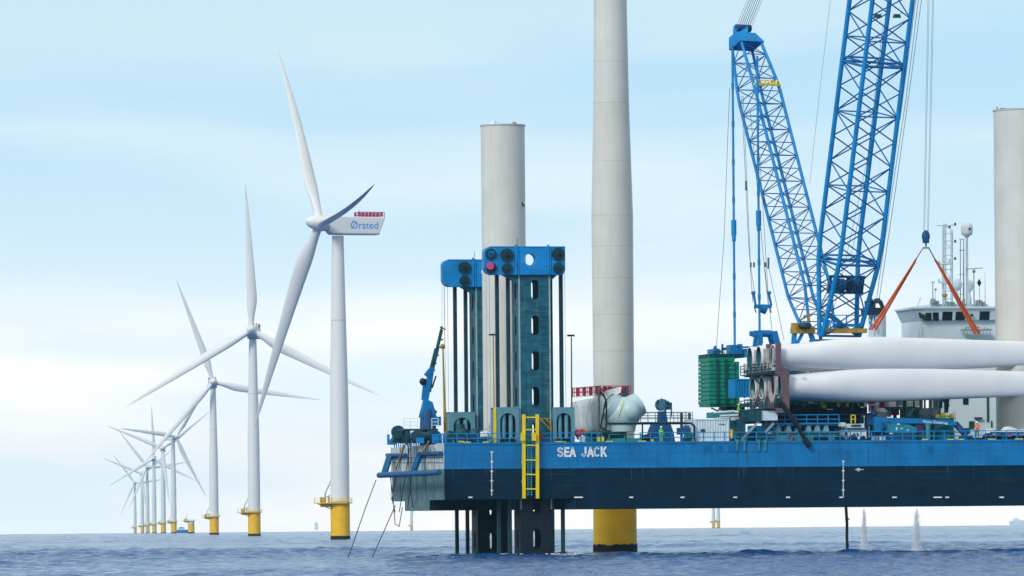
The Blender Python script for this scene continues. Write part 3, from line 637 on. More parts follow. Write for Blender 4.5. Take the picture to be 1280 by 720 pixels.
    if pink:
        mb = MB(); mb.tube((L0 + 0.55, f - 0.28, zb + 0.95), (L0 + 0.55, f - 0.5, zb + 0.95), 0.42, 0.42, 12); mb.build('painted_sheave_cover', mat('magenta_cover', (0.55, 0.06, 0.25), 0.5), head)
    mb = MB()
    for x in (L0 + 1.75, L0 + 3.0, L1 - 1.35, L1 - 0.15): mb = MB(); mb.box((x - 0.2, v0 + 1.2, -6), (x + 0.2, v0 + 1.6, zb + 0.8)); mb.build('guide_rod', M_rod, t)
    mb = MB()
    for x in (L0 + 0.3, L0 + 0.65, L1 + 0.05): mb.tube((x, v0 + 0.3, zb + 0.4), (x + 0.03, v0 + 0.3, DECK), 0.025, 0.025, 5)
    mb.build('hoist_rope', M_ropew, t)
    return t
leg(649.2, 1.3, 307, 'near jack up leg with full blue head beam and round see-through hole', True, 707)
leg(595.5, 26.2, 322, 'far jack up leg partly hidden behind the upright tower section', False, 640)

def jack_house(pxa, pxb, ya, v, label, yel):
    u0, u1 = U(pxa, v), U(pxb, v); zt = Z(ya, pxa, v); t = thing('jack_house', label, 'jack housing', (u0, v, DECK), 'pale blue jack housings beside the legs')
    w_ = u1 - u0; mb = MB()
    mb.holeplate(u0, u1, DECK - 0.0, zt, w_ * 0.34, (zt - DECK) * 0.40, v, 0.25, cz=DECK + (zt - DECK) * 0.44)
    mb.box((u0, v + 0.25, DECK), (u0 + 0.2, v + 3.2, zt)); mb.box((u1 - 0.2, v + 0.25, DECK), (u1, v + 3.2, zt)); mb.box((u0 + 0.2, v + 3.0, DECK), (u1 - 0.2, v + 3.2, zt * 0.9 + DECK * 0.1)); mb.box((u0, v + 0.25, zt - 0.2), (u1, v + 3.2, zt - 0.003))
    mb.build('housing', M_pale, t)
    for k in (-1, 1):
        mb = MB(); x = (u0 + u1) / 2 + k * w_ * 0.155; mb.tube((x, v + 0.4, DECK + 0.1), (x, v + 0.4, zt - 0.95), w_ * 0.095, w_ * 0.095, 12); mb.sphere((x, v + 0.4, zt - 0.95), w_ * 0.095, 12, 6); mb.build('hydraulic_cylinder', M_pale, t)
    mb = MB(); mb.box((u0 + 0.35, v - 0.3, DECK), (u0 + 0.9, v - 0.05, DECK + 0.5)); mb.box((u1 - 1.2, v - 0.3, DECK), (u1 - 0.6, v - 0.05, DECK + 0.55)); mb.build('valve_block', M_black, t)
    if yel: mb = MB(); mb.box((u0 - 0.32, v - 0.1, DECK), (u0 - 0.05, v + 0.15, zt)); mb.build('edge_guard', M_yell, t)
jack_house(620.8, 649.4, 509, 0.9, 'pale blue jack housing left of the near leg with a yellow edge', True)
jack_house(691.5, 718.5, 509, 0.9, 'pale blue jack housing right of the near leg', False)
jack_house(562, 594, 515, 25.4, 'pale blue jack housing beside the far leg', False)

# ------------------------------------------------------------------ upright tower sections on deck
def tower_section(px0, px1, ytop, v, label, tarp):
    pc = (px0 + px1) / 2; u = U(pc, v, ytop + 50); r_ = (U(px1, v, 300) - U(px0, v, 300)) / 2 * 0.978 ; zt = Z(ytop, pc, v)
    t = thing('tower_section', label, 'tower section', (u, v, DECK), 'upright tower sections on the deck')
    mb = MB(); mb.lathe([(r_, DECK + 0.3), (r_, zt)], (u, v, 0), n=64); sh_ = mb.build('tower_shell', M_tower, t)
    mb = MB(); mb.lathe([(r_ + 0.06, zt - 0.12), (r_ + 0.10, zt + 0.05)], (u, v, 0), n=64)
    z = DECK + 3
    while z < zt - 2: mb.lathe([(r_ + 0.006, z - 0.02), (r_ + 0.012, z), (r_ + 0.006, z + 0.02)], (u, v, 0), n=64, cap=False); z += 2.9
    mb.build('flange', M_tower, sh_)
    mb = MB(); mb.lathe([(r_ + 0.25, DECK), (r_ + 0.25, DECK + 0.5)], (u, v, 0), n=40); mb.build('grillage', M_seag, t)
    mb = MB()
    if tarp:
        mb.add([(u - r_ * 0.8, v - 1, zt + 0.05), (u - r_ * 0.5, v - 1.4, zt + 0.5), (u - r_ * 0.35, v - 1.2, zt + 0.3), (u - 0.4, v - 1.3, zt + 0.05), (u - r_ * 0.5, v + 0.3, zt + 0.12), (u - r_ * 0.6, v - 2.0, zt - 0.1)], [(0, 5, 1), (1, 5, 2), (2, 5, 3), (0, 1, 4), (1, 2, 4), (2, 3, 4)]); mb.build('loose_cover', M_cont, t)
        mb = MB(); mb.box((u + 1.0, v - 1.0, zt + 0.06), (u + 1.4, v - 0.6, zt + 0.35)); mb.build('orange_lamp', M_ochre, t)
        mb = MB(); mb.box((u + r_ * 0.70, v - r_ * 0.74, Z(256.5, 649, v)), (u + r_ * 0.75, v - r_ * 0.66, Z(254, 649, v))); mb.bar((u + r_ * 0.75, v - r_ * 0.70, Z(256.5, 650, v)), (u + r_ * 0.84, v - r_ * 0.66, Z(259, 651, v)), 0.12); mb.build('bracket', M_rod, t)
    else:
        mb.tube((u - r_ + 0.3, v, zt), (u - r_ + 0.3, v, zt + 0.4), 0.06, 0.06, 6); mb.box((u - r_ + 0.6, v - 0.5, zt), (u - r_ + 1.2, v, zt + 0.22)); mb.build('flange_bolts', M_rod, t)
    return t
tower_section(601.3, 656.3, 157, 14.0, 'beige upright tower section behind the near leg, capped with loose cover', True)
tower_section(1243, 1316, 138, 9.0, 'beige upright tower section cut by the right edge of the photo', False)
# thin pipes and wires on deck next to the left section
lp = thing('light_mast', 'thin yellow pole with flat lamp head right of the near leg', 'light pole', (U(714.5, 5), 5, DECK))
mb = MB(); mb.tube(BP(714.8, 551, 5), BP(714.2, 421, 5), 0.10, 0.07, 8); mb.build('pole', M_ochre, lp)
mb = MB(); q = BP(714, 420, 5); mb.box((q.x - 0.42, 4.8, q.z - 0.05), (q.x + 0.35, 5.2, q.z + 0.16)); mb.build('lamp_head', M_dteal, lp)
lp = thing('light_mast', 'pale yellow pole in front of the left upright tower section', 'light pole', (U(617.5, 9), 9, DECK))
mb = MB(); mb.tube(BP(618, 551, 9), BP(616.5, 420, 9), 0.08, 0.06, 8); mb.build('pole', M_ochre, lp)
mb = MB(); q = BP(615.5, 419, 9); mb.box((q.x - 0.4, 8.8, q.z - 0.05), (q.x + 0.3, 9.2, q.z + 0.16)); mb.build('lamp_head', M_dteal, lp)

# ------------------------------------------------------------------ knuckle crane at the stern
v = 12.0
kc = thing('deck_crane', 'slim blue knuckle boom crane standing at the stern', 'crane', (U(534, v), v, DECK))
Q = lambda px, py, vv=v: BP(px, py, vv)
mb = MB(); c = Q(535, 540); mb.lathe([(1.0, DECK - c.z + 0), (0.9, Z(520, 535, v) - c.z), (0.75, Z(512, 535, v) - c.z)], c, n=16); mb.build('pedestal', M_dblue, kc)
mb = MB(); mb.box((Q(525, 0).x, v - 0.8, Z(532, 535, v)), (Q(545, 0).x, v + 0.8, Z(521, 535, v))); mb.prism([(Q(524.5, 522).x, Z(522, 530, v)), (Q(525, 0).x, Z(502, 530, v)), (Q(529, 0).x, Z(500, 530, v)), (Q(535, 0).x, Z(503, 530, v)), (Q(540, 0).x, Z(522, 530, v))], v - 0.7, v - 0.5)
mb.prism([(Q(524.5, 522).x, Z(522, 530, v)), (Q(525, 0).x, Z(502, 530, v)), (Q(529, 0).x, Z(500, 530, v)), (Q(535, 0).x, Z(503, 530, v)), (Q(540, 0).x, Z(522, 530, v))], v + 0.5, v + 0.7); mb.build('slew_house', M_blue, kc)
mb = MB(); mb.bar(Q(530, 512), Q(537.5, 468), 0.55, 0.7); mb.bar(Q(533, 470), Q(541, 460), 0.8, 0.6); mb.bar(Q(528, 500), Q(530, 480), 0.25); bm1 = mb.build('lower_boom', M_blue, kc)
mb = MB(); mb.bar(Q(536.5, 474), Q(546, 436), 0.42, 0.5); mb.bar(Q(545.5, 440), Q(552, 412), 0.30, 0.34); mb.bar(Q(551, 414), Q(552.5, 408), 0.2); mb.bar(Q(550, 409), Q(557, 412), 0.12)
for k in range(6): t_ = k / 6; mb.bar(Q(534.5 + 16 * t_, 476 - 60 * t_), Q(540.5 + 16 * t_, 474 - 60 * t_), 0.16)
for k in range(4): t_ = k / 4; mb.bar(Q(540 + 9 * t_, 470 - 38 * t_), Q(542 + 9 * t_, 460 - 38 * t_), 0.08)
mb.build('upper_boom', M_dteal, kc)
mb = MB(); 
for a_, b_ in (((537, 470), (531, 484)), ((533, 475), (527, 473)), ((527, 473), (528, 482)), ((541, 466), (538, 490)), ((545, 470), (540, 485)), ((541, 530), (543, 512)), ((543, 512), (540, 508))): mb.bar(Q(*a_), Q(*b_), 0.16)
mb.sphere(Q(528.5, 477), 0.4, 8, 6); mb.sphere(Q(541, 515), 0.5, 8, 6, (1, 1, 0.6)); mb.build('hydraulic_hose', M_black, kc)
mb = MB(); mb.tube(Q(553.6, 436), Q(555.5, 503), 0.09, 0.15, 6); mb.tube(Q(555.5, 503), Q(557, 545), 0.15, 0.22, 6); mb.sphere(Q(553.5, 433), 0.3, 8, 6); mb.build('hanging_hose', M_ochre, kc)
mb = MB(); mb.tube(Q(552.5, 352), Q(552.5, 410), 0.02, 0.02, 4); mb.tube(Q(555, 352), Q(555.5, 436), 0.02, 0.02, 4); mb.build('wire', M_ropew, kc)
# work platform round the crane
wp = thing('crane_platform', 'white railed work platform round the stern crane foot', 'platform', (U(530, 9), 9, DECK))
mb = MB(); a_, b_ = Q(505, 536, 9.6), Q(548, 536, 9.6); mb.box((a_.x, 9.6, a_.z - 0.15), (b_.x, 14, a_.z)); 
for px in (508, 520, 545): mb.bar((U(px, 9.8), 9.8, DECK), (U(px, 9.8), 9.8, a_.z), 0.15)
mb.build('floor', M_dteal, wp)
mb = MB(); rail(mb, a_.x, Q(522, 536, 9.6).x, 9.7, a_.z, 1.15, 0.9, 3, 0.03); rail(mb, Q(540, 536, 9.6).x, b_.x, 9.7, a_.z, 1.15, 0.9, 3, 0.03); mb.build('railing', M_mark, wp)

def clutter(name, label, cat, items, group=None, base=None):
    """items: list of (part_name, material, list of shape calls)"""
    t = None
    for pn, m_, shapes in items:
        mb = MB()
        for s in shapes:
            k = s[0]
            if k == 'b': _, xa, ya, xb, yb, v0, dv = s; A = BP(xa, yb, v0); Bq = BP(xb, ya, v0); z0 = max(A.z, DECK) if yb > 550 else A.z; mb.box((A.x, v0, z0), (Bq.x, v0 + dv, Bq.z))
            elif k == 't': _, xa, ya, xb, yb, v0, r_ = s; mb.tube(BP(xa, ya, v0), BP(xb, yb, v0), r_, r_, 10)
            elif k == 'l': _, xa, ya, xb, yb, v0, r_ = s; mb.bar(BP(xa, ya, v0), BP(xb, yb, v0), r_)
            elif k == 's': _, xa, ya, v0, r_, sq = s; mb.sphere(BP(xa, ya, v0), r_, 14, 8, sq)
            elif k == 'd': _, xa, ya, v0, r_, ln = s; q = BP(xa, ya, v0); mb.tube((q.x, v0, q.z), (q.x, v0 + ln, q.z), r_, r_, 18)
            elif k == 'p': _, pts, v0, dv = s; mb.prism([(BP(x, y, v0).x, BP(x, y, v0).z) for x, y in pts], v0, v0 + dv)
            elif k == 'c': _, xa, ya, yb, v0, r_ = s; q = BP(xa, ya, v0); z1 = BP(xa, yb, v0).z; mb.lathe([(r_, 0), (r_, q.z - z1)], (q.x, v0, z1), n=24)
        if t is None: t = thing(name, label, cat, base or (mb.v[0][0], mb.v[0][1], DECK), group)
        mb.build(pn, m_, t)
    return t
# stern machinery
clutter('mooring_winch', 'dark round mooring winch at the stern edge', 'winch', [('drum', M_dteal, [('d', 498, 540, 17, 0.75, 0.6), ('d', 498, 540, 15, 0.75, 0.3), ('t', 498, 540, 508, 541, 16.2, 0.4)]), ('frame', M_dteal, [('p', ((490, 553), (495, 540), (509, 537), (516, 545), (518, 554)), 16, 1.5), ('b', 503, 536, 513, 554, 15, 1.2)]), ('post', M_crane, [('b', 484.6, 543, 487, 556, 24, 0.4), ('b', 486, 549, 495, 556, 23, 0.3)])])
clutter('mooring_winch', 'low dark winch between stern crane foot and far jack housing', 'winch', [('drum', M_dteal, [('t', 522, 545, 546, 545, 8, 0.5), ('d', 521, 545, 7.5, 0.6, 1), ('d', 545, 546, 7.5, 0.7, 1)]), ('frame', M_dteal, [('p', ((515, 554), (519, 539), (528, 536), (531, 554)), 8.5, 1), ('p', ((538, 554), (536, 537), (546, 536), (552, 546), (553, 554)), 8.5, 1)]), ('panel', M_crane, [('b', 541, 543, 549, 554, 6.5, 0.4), ('b', 521, 547, 530, 554, 6.5, 0.4)])])
clutter('hydraulic_unit', 'dark blue hydraulic unit on deck below the left upright tower section', 'machine', [('body', M_dblue, [('b', 571, 545, 580, 553, 3, 1.5), ('b', 588, 543, 600, 553, 4, 1.5), ('b', 603, 546, 612, 553, 3, 1)]), ('pipe', M_dteal, [('t', 566, 549, 615, 548, 2.5, 0.12), ('t', 583, 552, 583, 540, 3, 0.25), ('t', 574, 545, 576, 530, 6, 0.5), ('s', 578, 541, 6, 0.7, (1, 1, 1)), ('s', 593, 543, 5, 0.7, (1, 1, 1))]), ('stand', M_black, [('b', 580, 547, 588, 553, 3.4, 1)])])
clutter('hydraulic_unit', 'teal pump unit right of the stern corner', 'machine', [('body', M_dteal, [('b', 557, 545, 566, 553, 2, 1.5), ('p', ((560, 545), (562, 538), (570, 540), (572, 547)), 3, 1)]), ('cap', M_yell, [('b', 574, 551, 580, 553, 1.2, 0.5)])])
clutter('stair_rail', 'pale grey stair rail loops at the foot of the left upright tower section', 'railing', [('handrail', M_grey, [('l', 601, 539, 614, 533, 8, 0.07), ('l', 614, 533, 620, 529, 8, 0.07), ('l', 612, 529, 612, 548, 8, 0.07), ('l', 619, 529, 619, 548, 8, 0.07), ('l', 612, 529, 619, 529, 8, 0.07), ('l', 601, 545, 614, 538, 8, 0.07), ('l', 604, 538, 604, 552, 8, 0.07)]), ('cover', M_tarp, [('s', 606, 545, 8.2, 0.9, (1.2, 1, 0.6))])])
clutter('yellow_bracket', 'yellow triangular bracket on the near leg beside the ladder', 'bracket', [('frame', M_ochre, [('l', 674, 523, 688, 523, 0.8, 0.12), ('l', 688, 523, 688.5, 540, 0.8, 0.12), ('l', 675, 523, 688, 537, 0.8, 0.12), ('l', 682, 523, 688, 530, 0.8, 0.10)])])
clutter('lifebuoy_stand', 'small red and white lifebuoy hung on the blue rail by the ladder', 'lifebuoy', [('ring', M_red, [('t', 674.5, 547, 675.5, 543.5, 0.15, 0.10), ('t', 675.5, 543.5, 677.5, 545, 0.15, 0.10), ('t', 677.5, 545, 677, 548.5, 0.15, 0.10), ('t', 677, 548.5, 674.5, 547, 0.15, 0.10)])])
clutter('deck_grab', 'small red and orange machine left of the wrapped nacelle', 'machine', [('arm', M_red, [('l', 721, 545, 729, 538, 1.5, 0.35), ('l', 721, 538, 724, 549, 1.5, 0.4), ('s', 723, 542, 1.5, 0.45, (1, 1, 1))]), ('cab', M_ochre, [('b', 727, 536, 732, 544, 1.8, 0.5)]), ('tank', M_cont, [('b', 724, 545.5, 731.5, 549, 1.2, 0.6), ('c', 728, 549, 553, 1.5, 0.35)])])

# ------------------------------------------------------------------ nacelle waiting on deck
v = 8.0
nc = thing('wrapped_nacelle', 'nacelle on deck wrapped in creased white sheet with rounded hub facing right', 'nacelle', (U(765, v), v, DECK))
mb = MB()
# body axis runs back and left from the hub
hc = BP(779, 517, v); ax = Vector((-0.12, 0.99, 0)).normalized(); sd_ = Vector((0.99, 0.12, 0)).normalized()
secs = [(1.2, 2.0, 1.9, -1.9), (2.5, 2.15, 2.15, -2.2), (12.0, 2.1, 1.7, -2.2), (12.6, 1.7, 1.3, -1.9)]
ny, nx = 60, 28; vs = []; rg = np.random.RandomState(2)
def sec(t_):
    for a_, b_ in zip(secs[:-1], secs[1:]):
        if t_ <= b_[0]: k = (t_ - a_[0]) / (b_[0] - a_[0]); return [a_[i] + (b_[i] - a_[i]) * k for i in range(1, 4)]
    return list(secs[-1][1:])
for j in range(ny + 1):
    t_ = 1.2 + 11.4 * j / ny; hw_, zt_, zb_ = sec(t_)
    for i in range(nx):
        a_ = 2 * math.pi * i / nx; cx_, cz_ = math.cos(a_), math.sin(a_)
        ex = abs(cx_) ** 0.45 * math.copysign(1, cx_) * hw_; ez = abs(cz_) ** 0.45 * math.copysign(1, cz_); ez = ez * (zt_ - zb_) / 2 + (zt_ + zb_) / 2
        wob = 0.05 * math.sin(t_ * 5.1 + ez * 1.9 + 1.7 * math.sin(ez * 2 + t_)) + 0.04 * math.sin(t_ * 9 - ez * 3)
        p_ = hc + ax * t_ + sd_ * (ex * (1 + wob)) + Vector((0, 0, ez + wob * 0.5)); vs.append(p_)
mb.add(vs, [(j * nx + i, j * nx + (i + 1) % nx, (j + 1) * nx + (i + 1) % nx, (j + 1) * nx + i) for j in range(ny) for i in range(nx)], True); mb.add(vs[-nx:], [tuple(range(nx))]); mb.add(vs[:nx], [tuple(range(nx))])
mb.build('wrapped_body', M_tarp, nc)
mb = MB(); fwd = -ax; mb.sphere(hc, 2.02, 28, 18, (1.0, 1.0, 0.95)); hb_ = mb.build('hub', M_hub, nc)
mb = MB(); mb.sphere(hc + fwd * 1.15 + sd_ * 0.35 + Vector((0, 0, 0.25)), 1.28, 24, 14); mb.build('spinner_nose', M_hub, hb_)
for k, (a_, ln) in enumerate(((R(180), 2.05), (R(60), 2.25), (R(-60), 2.2))):
    dv = sd_ * math.sin(a_) + Vector((0, 0, math.cos(a_))); mb = MB(); mb.tube(hc, hc + dv * ln, 1.6, 1.35, 24, caps=False); mb.build('blade_root_collar', M_hub, hb_)
    mb = MB(); mb.tube(hc + dv * (ln - 0.15), hc + dv * (ln - 0.1), 1.3, 1.3, 24); mb.build('root_opening', M_black if k == 0 else M_hub, hb_)
mb = MB(); mb.path([hc + sd_ * -0.5 + fwd * 1.7 + Vector((0, 0, 1.5)), hc + sd_ * -1.0 + fwd * 1.85 + Vector((0, 0, 0.4)), hc + sd_ * -1.2 + fwd * 1.7 + Vector((0, 0, -0.4))], 0.04, 5); mb.build('lashing', M_yell, nc)
mb = MB(); b0 = hc + Vector((0, 0, 0)); 
for t_ in (0.2, 4.0, 8.5): q = hc + ax * t_; mb.box((q.x - 1.7, q.y - 0.3, DECK), (q.x + 1.7, q.y + 0.3, hc.z - (2.95 if t_ < 1 else 2.15)))
mb.box((hc.x - 2.0, hc.y - 0.6, DECK + 0.15), (hc.x + 2.0, hc.y - 0.3, DECK + 0.6)); mb.box((hc.x - 2.1, hc.y - 1.4, DECK), (hc.x + 2.1, hc.y + 1.4, DECK + 0.15))
for k in (-1.9, -0.1, 1.8): mb.box((hc.x + k, hc.y - 0.8, DECK), (hc.x + k + 0.12, hc.y - 0.62, DECK + 1.05))
mb.box((hc.x - 1.9, hc.y - 0.82, DECK + 0.98), (hc.x + 1.9, hc.y - 0.62, DECK + 1.08)); mb.build('transport_cradle', M_seag, nc)
mb = MB(); mb.m = 0
for sgn in (-1, 1):
    for k in range(18):
        q = hc + ax * (2.5 + k * 0.55) + sd_ * (1.8 * sgn); mb.bar(q + Vector((0, 0, 2.1)), q + Vector((0, 0, 3.2)), 0.07)
        if k % 4 in (1, 2): q2 = q + ax * 0.55; mb.bar(q + Vector((0, 0, 2.7)), q2 + Vector((0, 0, 2.7)), 0.05, 1.0)
    for z in (2.7, 3.2): mb.bar(hc + ax * 2.5 + sd_ * 1.8 * sgn + Vector((0, 0, z)), hc + ax * 12 + sd_ * 1.8 * sgn + Vector((0, 0, z)), 0.07)
for t_ in (2.5, 12.0):
    for z in (2.7, 3.2): mb.bar(hc + ax * t_ - sd_ * 1.8 + Vector((0, 0, z)), hc + ax * t_ + sd_ * 1.8 + Vector((0, 0, z)), 0.07)
for k in (-1.5, -0.9, 0.6, 1.1): q = hc + ax * 2.5 + sd_ * k; mb.bar(q + Vector((0, 0, 2.7)), q + sd_ * 0.45 + Vector((0, 0, 2.7)), 0.05, 0.9)
mb.build('hoist_railing', M_red, nc)
mb = MB(); mb.add([hc + ax * 4 - sd_ * 2.0 + Vector((0, 0, 2.0)), hc + ax * 2 - sd_ * 1.2 + Vector((0, 0, 2.7)), hc + ax * 1.0 + sd_ * 0.2 + Vector((0, 0, 3.1)), hc + ax * 0.8 + sd_ * 0.0 + Vector((0, 0, 2.4)), hc + ax * 1.2 - sd_ * 1.0 + Vector((0, 0, 1.8))], [(0, 1, 2, 3, 4)]); mb.build('loose_sheet', M_tarp, nc)
mb = MB(); q = hc + ax * 0.8 + sd_ * 0.3 + Vector((0, 0, 2.0)); mb.bar(q, q + Vector((0.3, 0, 1.0)), 0.5, 0.3); mb.bar(q + Vector((-0.1, 0, -0.1)), q + Vector((0.5, 0, 0.3)), 0.4); mb.build('lifting_lug', M_dteal, nc)

# black pipe frame in front of the nacelle
pf = clutter('boom_rest', 'bent black pipe frame in front of the wrapped nacelle', 'pipe frame', [('post', mat('worn_pipe', (0.10, 0.10, 0.09), 0.7, 0.5, 2.0), [('t', 748.4, 552, 748.8, 482, 1.6, 0.13)]),
  ('arm', M_black, [('t', 749, 489, 755, 495, 1.6, 0.10), ('t', 755, 495, 758, 502, 1.6, 0.10), ('t', 758, 502, 758, 530, 1.6, 0.10), ('t', 757.5, 499, 750.5, 535, 1.6, 0.10), ('t', 750, 534, 757, 537, 1.6, 0.10), ('t', 757, 537, 758, 529, 1.6, 0.10), ('t', 758, 529.5, 864, 529, 1.6, 0.11), ('t', 864, 529, 868, 533, 1.6, 0.12), ('t', 868, 533, 868, 552, 1.6, 0.12)]), ('foot', M_yell, [('b', 747, 546, 750, 552, 1.2, 0.3), ('b', 751.5, 546, 755, 552, 1.2, 0.3)])])
# railed platform and blue pedestal winch
pt = thing('railed_platform', 'raised grey platform with open rails behind the blue deck winch', 'platform', (U(830, 14), 14, DECK))
mb = MB(); a_, b_ = BP(801, 527.5, 13), BP(866, 527.5, 13); mb.box((a_.x, 13, a_.z - 0.25), (b_.x, 16, a_.z))
for px in (852, 862): mb.bar((U(px, 13.1), 13.1, DECK), (U(px, 13.1), 13.1, Z(516, px, 13)), 0.28)
for px in (803, 836): mb.bar((U(px, 15), 15, DECK), (U(px, 15), 15, a_.z), 0.15)
mb.build('floor', M_dteal, pt)
mb = MB(); rail(mb, a_.x, b_.x, 13.1, a_.z, 1.1, 0.85, 3, 0.04); rail(mb, a_.x, b_.x, 15.9, a_.z, 1.1, 1.7, 2, 0.04); mb.build('railing', M_grey, pt)
clutter('pedestal_winch', 'dark blue pedestal with round rope drum head on deck', 'winch', [('base', M_dblue, [('p', ((812, 552), (817, 536), (820, 529), (838, 529), (842, 540), (844, 552)), 4, 2.5)]), ('column', M_dblue, [('p', ((824, 529), (825, 514), (833, 514), (835, 529)), 4.6, 1.2)]),
  ('drum', mat('rope_drum', (0.05, 0.16, 0.24), 0.6, 0.6, 6.0), [('t', 824, 504, 834, 508, 5, 0.62), ('d', 829, 506, 4.4, 0.66, 1.3)]), ('motor', M_dteal, [('b', 832, 503, 840, 512, 4.4, 0.9), ('t', 839, 512, 839.6, 521, 4.4, 0.08), ('l', 823, 500, 820, 504, 4.4, 0.2)])])
clutter('blue_tank', 'small blue tarpaulin covered tank left of the white container', 'tank', [('body', M_dblue, [('b', 851, 534.5, 866, 543, 4, 2), ('s', 858, 535, 5, 0.6, (1.1, 1, 0.5))]), ('leg', M_dteal, [('b', 852, 543, 854, 552, 4, 0.3), ('b', 863, 543, 865, 552, 4, 0.3)])])
for px, lab, ms in ((806, 'low dark pump with yellow box at the foot of the deck winch', (M_black, M_yell)), (857, 'green and dark valve cluster under the blue tank', (M_dgreen, M_ochre))):
    clutter('valve_cluster', lab, 'machine', [('body', ms[0], [('b', px - 2, 547, px + 9, 552, 1.4, 0.8), ('s', px + 1, 546.5, 1.6, 0.35, (1, 1, 1)), ('s', px + 6, 545.5, 1.6, 0.4, (1, 1, 1))]), ('cap', ms[1], [('b', px + 8, 549, px + 11, 552, 1.2, 0.3)])])

def container(px0, px1, ya, yb, v, dv, m_, label, rib=0.30):
    t = thing('shipping_container', label, 'container', (U(px0, v), v, DECK))
    A = BP(px0, yb, v); Bq = BP(px1, ya, v); z0 = max(A.z, DECK + 0.02)
    mb = MB(); n = int((Bq.x - A.x - 0.3) / (rib)); pts = [(A.x, v)]
    x = A.x + 0.15
    for i in range(n): pts += [(x, v + 0.0), (x + rib * 0.35, v + 0.0), (x + rib * 0.5, v + 0.07), (x + rib * 0.85, v + 0.07)]; x += rib
    pts += [(Bq.x, v), (Bq.x, v + dv), (A.x, v + dv)]
    mb.slab(pts, z0 + 0.08, Bq.z - 0.08); mb.build('corrugated_body', m_, t)
    mb = MB()
    for xx in (A.x - 0.03, Bq.x - 0.12): mb.box((xx, v - 0.05, z0), (xx + 0.15, v + 0.12, Bq.z)); mb.box((xx, v + dv - 0.1, z0), (xx + 0.15, v + dv + 0.05, Bq.z))
    for zz in (z0, Bq.z - 0.12): mb.box((A.x + 0.12, v - 0.04, zz), (Bq.x - 0.12, v + 0.1, zz + 0.12)); mb.box((A.x - 0.03, v + 0.12, zz), (A.x + 0.1, v + dv - 0.1, zz + 0.12))
    mb.build('corner_frame', m_, t)
    return t, A, Bq, z0
t, A, Bq, z0 = container(869, 911, 523.5, 552, 2.0, 5.0, M_cont, 'white corrugated container at the deck edge left of the blade rack')
mb = MB(); q = BP(876, 541, 2.0); mb.box((q.x, 1.985, q.z), (q.x + 0.5, 2.0, q.z + 0.42)); mb.build('sign_panel', M_dteal, t)
mb = MB(); q = BP(899, 531.5, 2.0)
for k in range(4): mb.box((q.x + k * 0.18, 1.985, q.z), (q.x + k * 0.18 + 0.1, 1.999, q.z + 0.16))
mb.build('serial_marks', M_dteal, t)
container(918.5, 939, 473.5, 497, 20.0, 3, M_crane, 'bright blue container beside the green counterweight stack')[0]
clutter('yellow_gas_bottle', 'yellow drum between the white container and rack pedestal', 'drum', [('body', M_yell, [('c', 914.5, 537, 548, 2.2, 0.24)]), ('rack', M_dteal, [('b', 912, 547, 918, 552, 2, 0.6)])])

# ------------------------------------------------------------------ crawler crane
cw = Vector((0.55, -0.835)).normalized(); cB = Vector((cw.x * ca + cw.y * sa, -cw.x * sa + cw.y * ca, 0)); lB = Vector((-cB.y, cB.x, 0))
if lB.x < 0: lB = -lB
crane = thing('crawler_crane', 'big blue lattice boom crane with leaning mast standing amidships', 'crane', (U(1040, 15), 15, DECK))
def lattice(frames, rc, rb, pat='x', mid=True):
    ch = MB(); br = MB()
    for k in range(4):
        for a_, b_ in zip(frames[:-1], frames[1:]): ch.tube(a_[k], b_[k], rc, rc, 8)
    return ch, br
def frames_of(c0, axis, lat, dep, spec, step):
    fr = []
    Ltot = spec[-1][0]; n = int(round(Ltot / step))
    for i in range(n + 1):
        s_ = Ltot * i / n
        for a_, b_ in zip(spec[:-1], spec[1:]):
            if s_ <= b_[0] + 1e-6: k = (s_ - a_[0]) / (b_[0] - a_[0]); w_ = a_[1] + (b_[1] - a_[1]) * k; d_ = a_[2] + (b_[2] - a_[2]) * k; break
        c = c0 + axis * s_; fr.append([c - lat * w_ / 2 - dep * d_ / 2, c + lat * w_ / 2 - dep * d_ / 2, c + lat * w_ / 2 + dep * d_ / 2, c - lat * w_ / 2 + dep * d_ / 2])
    return fr
def brace(br, fr, r, horiz_every=1, zig=True, rm=None):
    for i, (a_, b_) in enumerate(zip(fr[:-1], fr[1:])):
        for k in range(4):
            j = (k + 1) % 4
            if (i + k) % 2 == 0: br.tube(a_[k], b_[j], r, r, 5)
            else: br.tube(a_[j], b_[k], r, r, 5)
            if zig and k % 2 == 0: 
                if (i + k) % 2 == 1: br.tube(a_[k], b_[j], r, r, 5)
                else: br.tube(a_[j], b_[k], r, r, 5)
        if i % horiz_every == 0:
            for k in range(4): br.tube(a_[k], a_[(k + 1) % 4], r, r, 5)
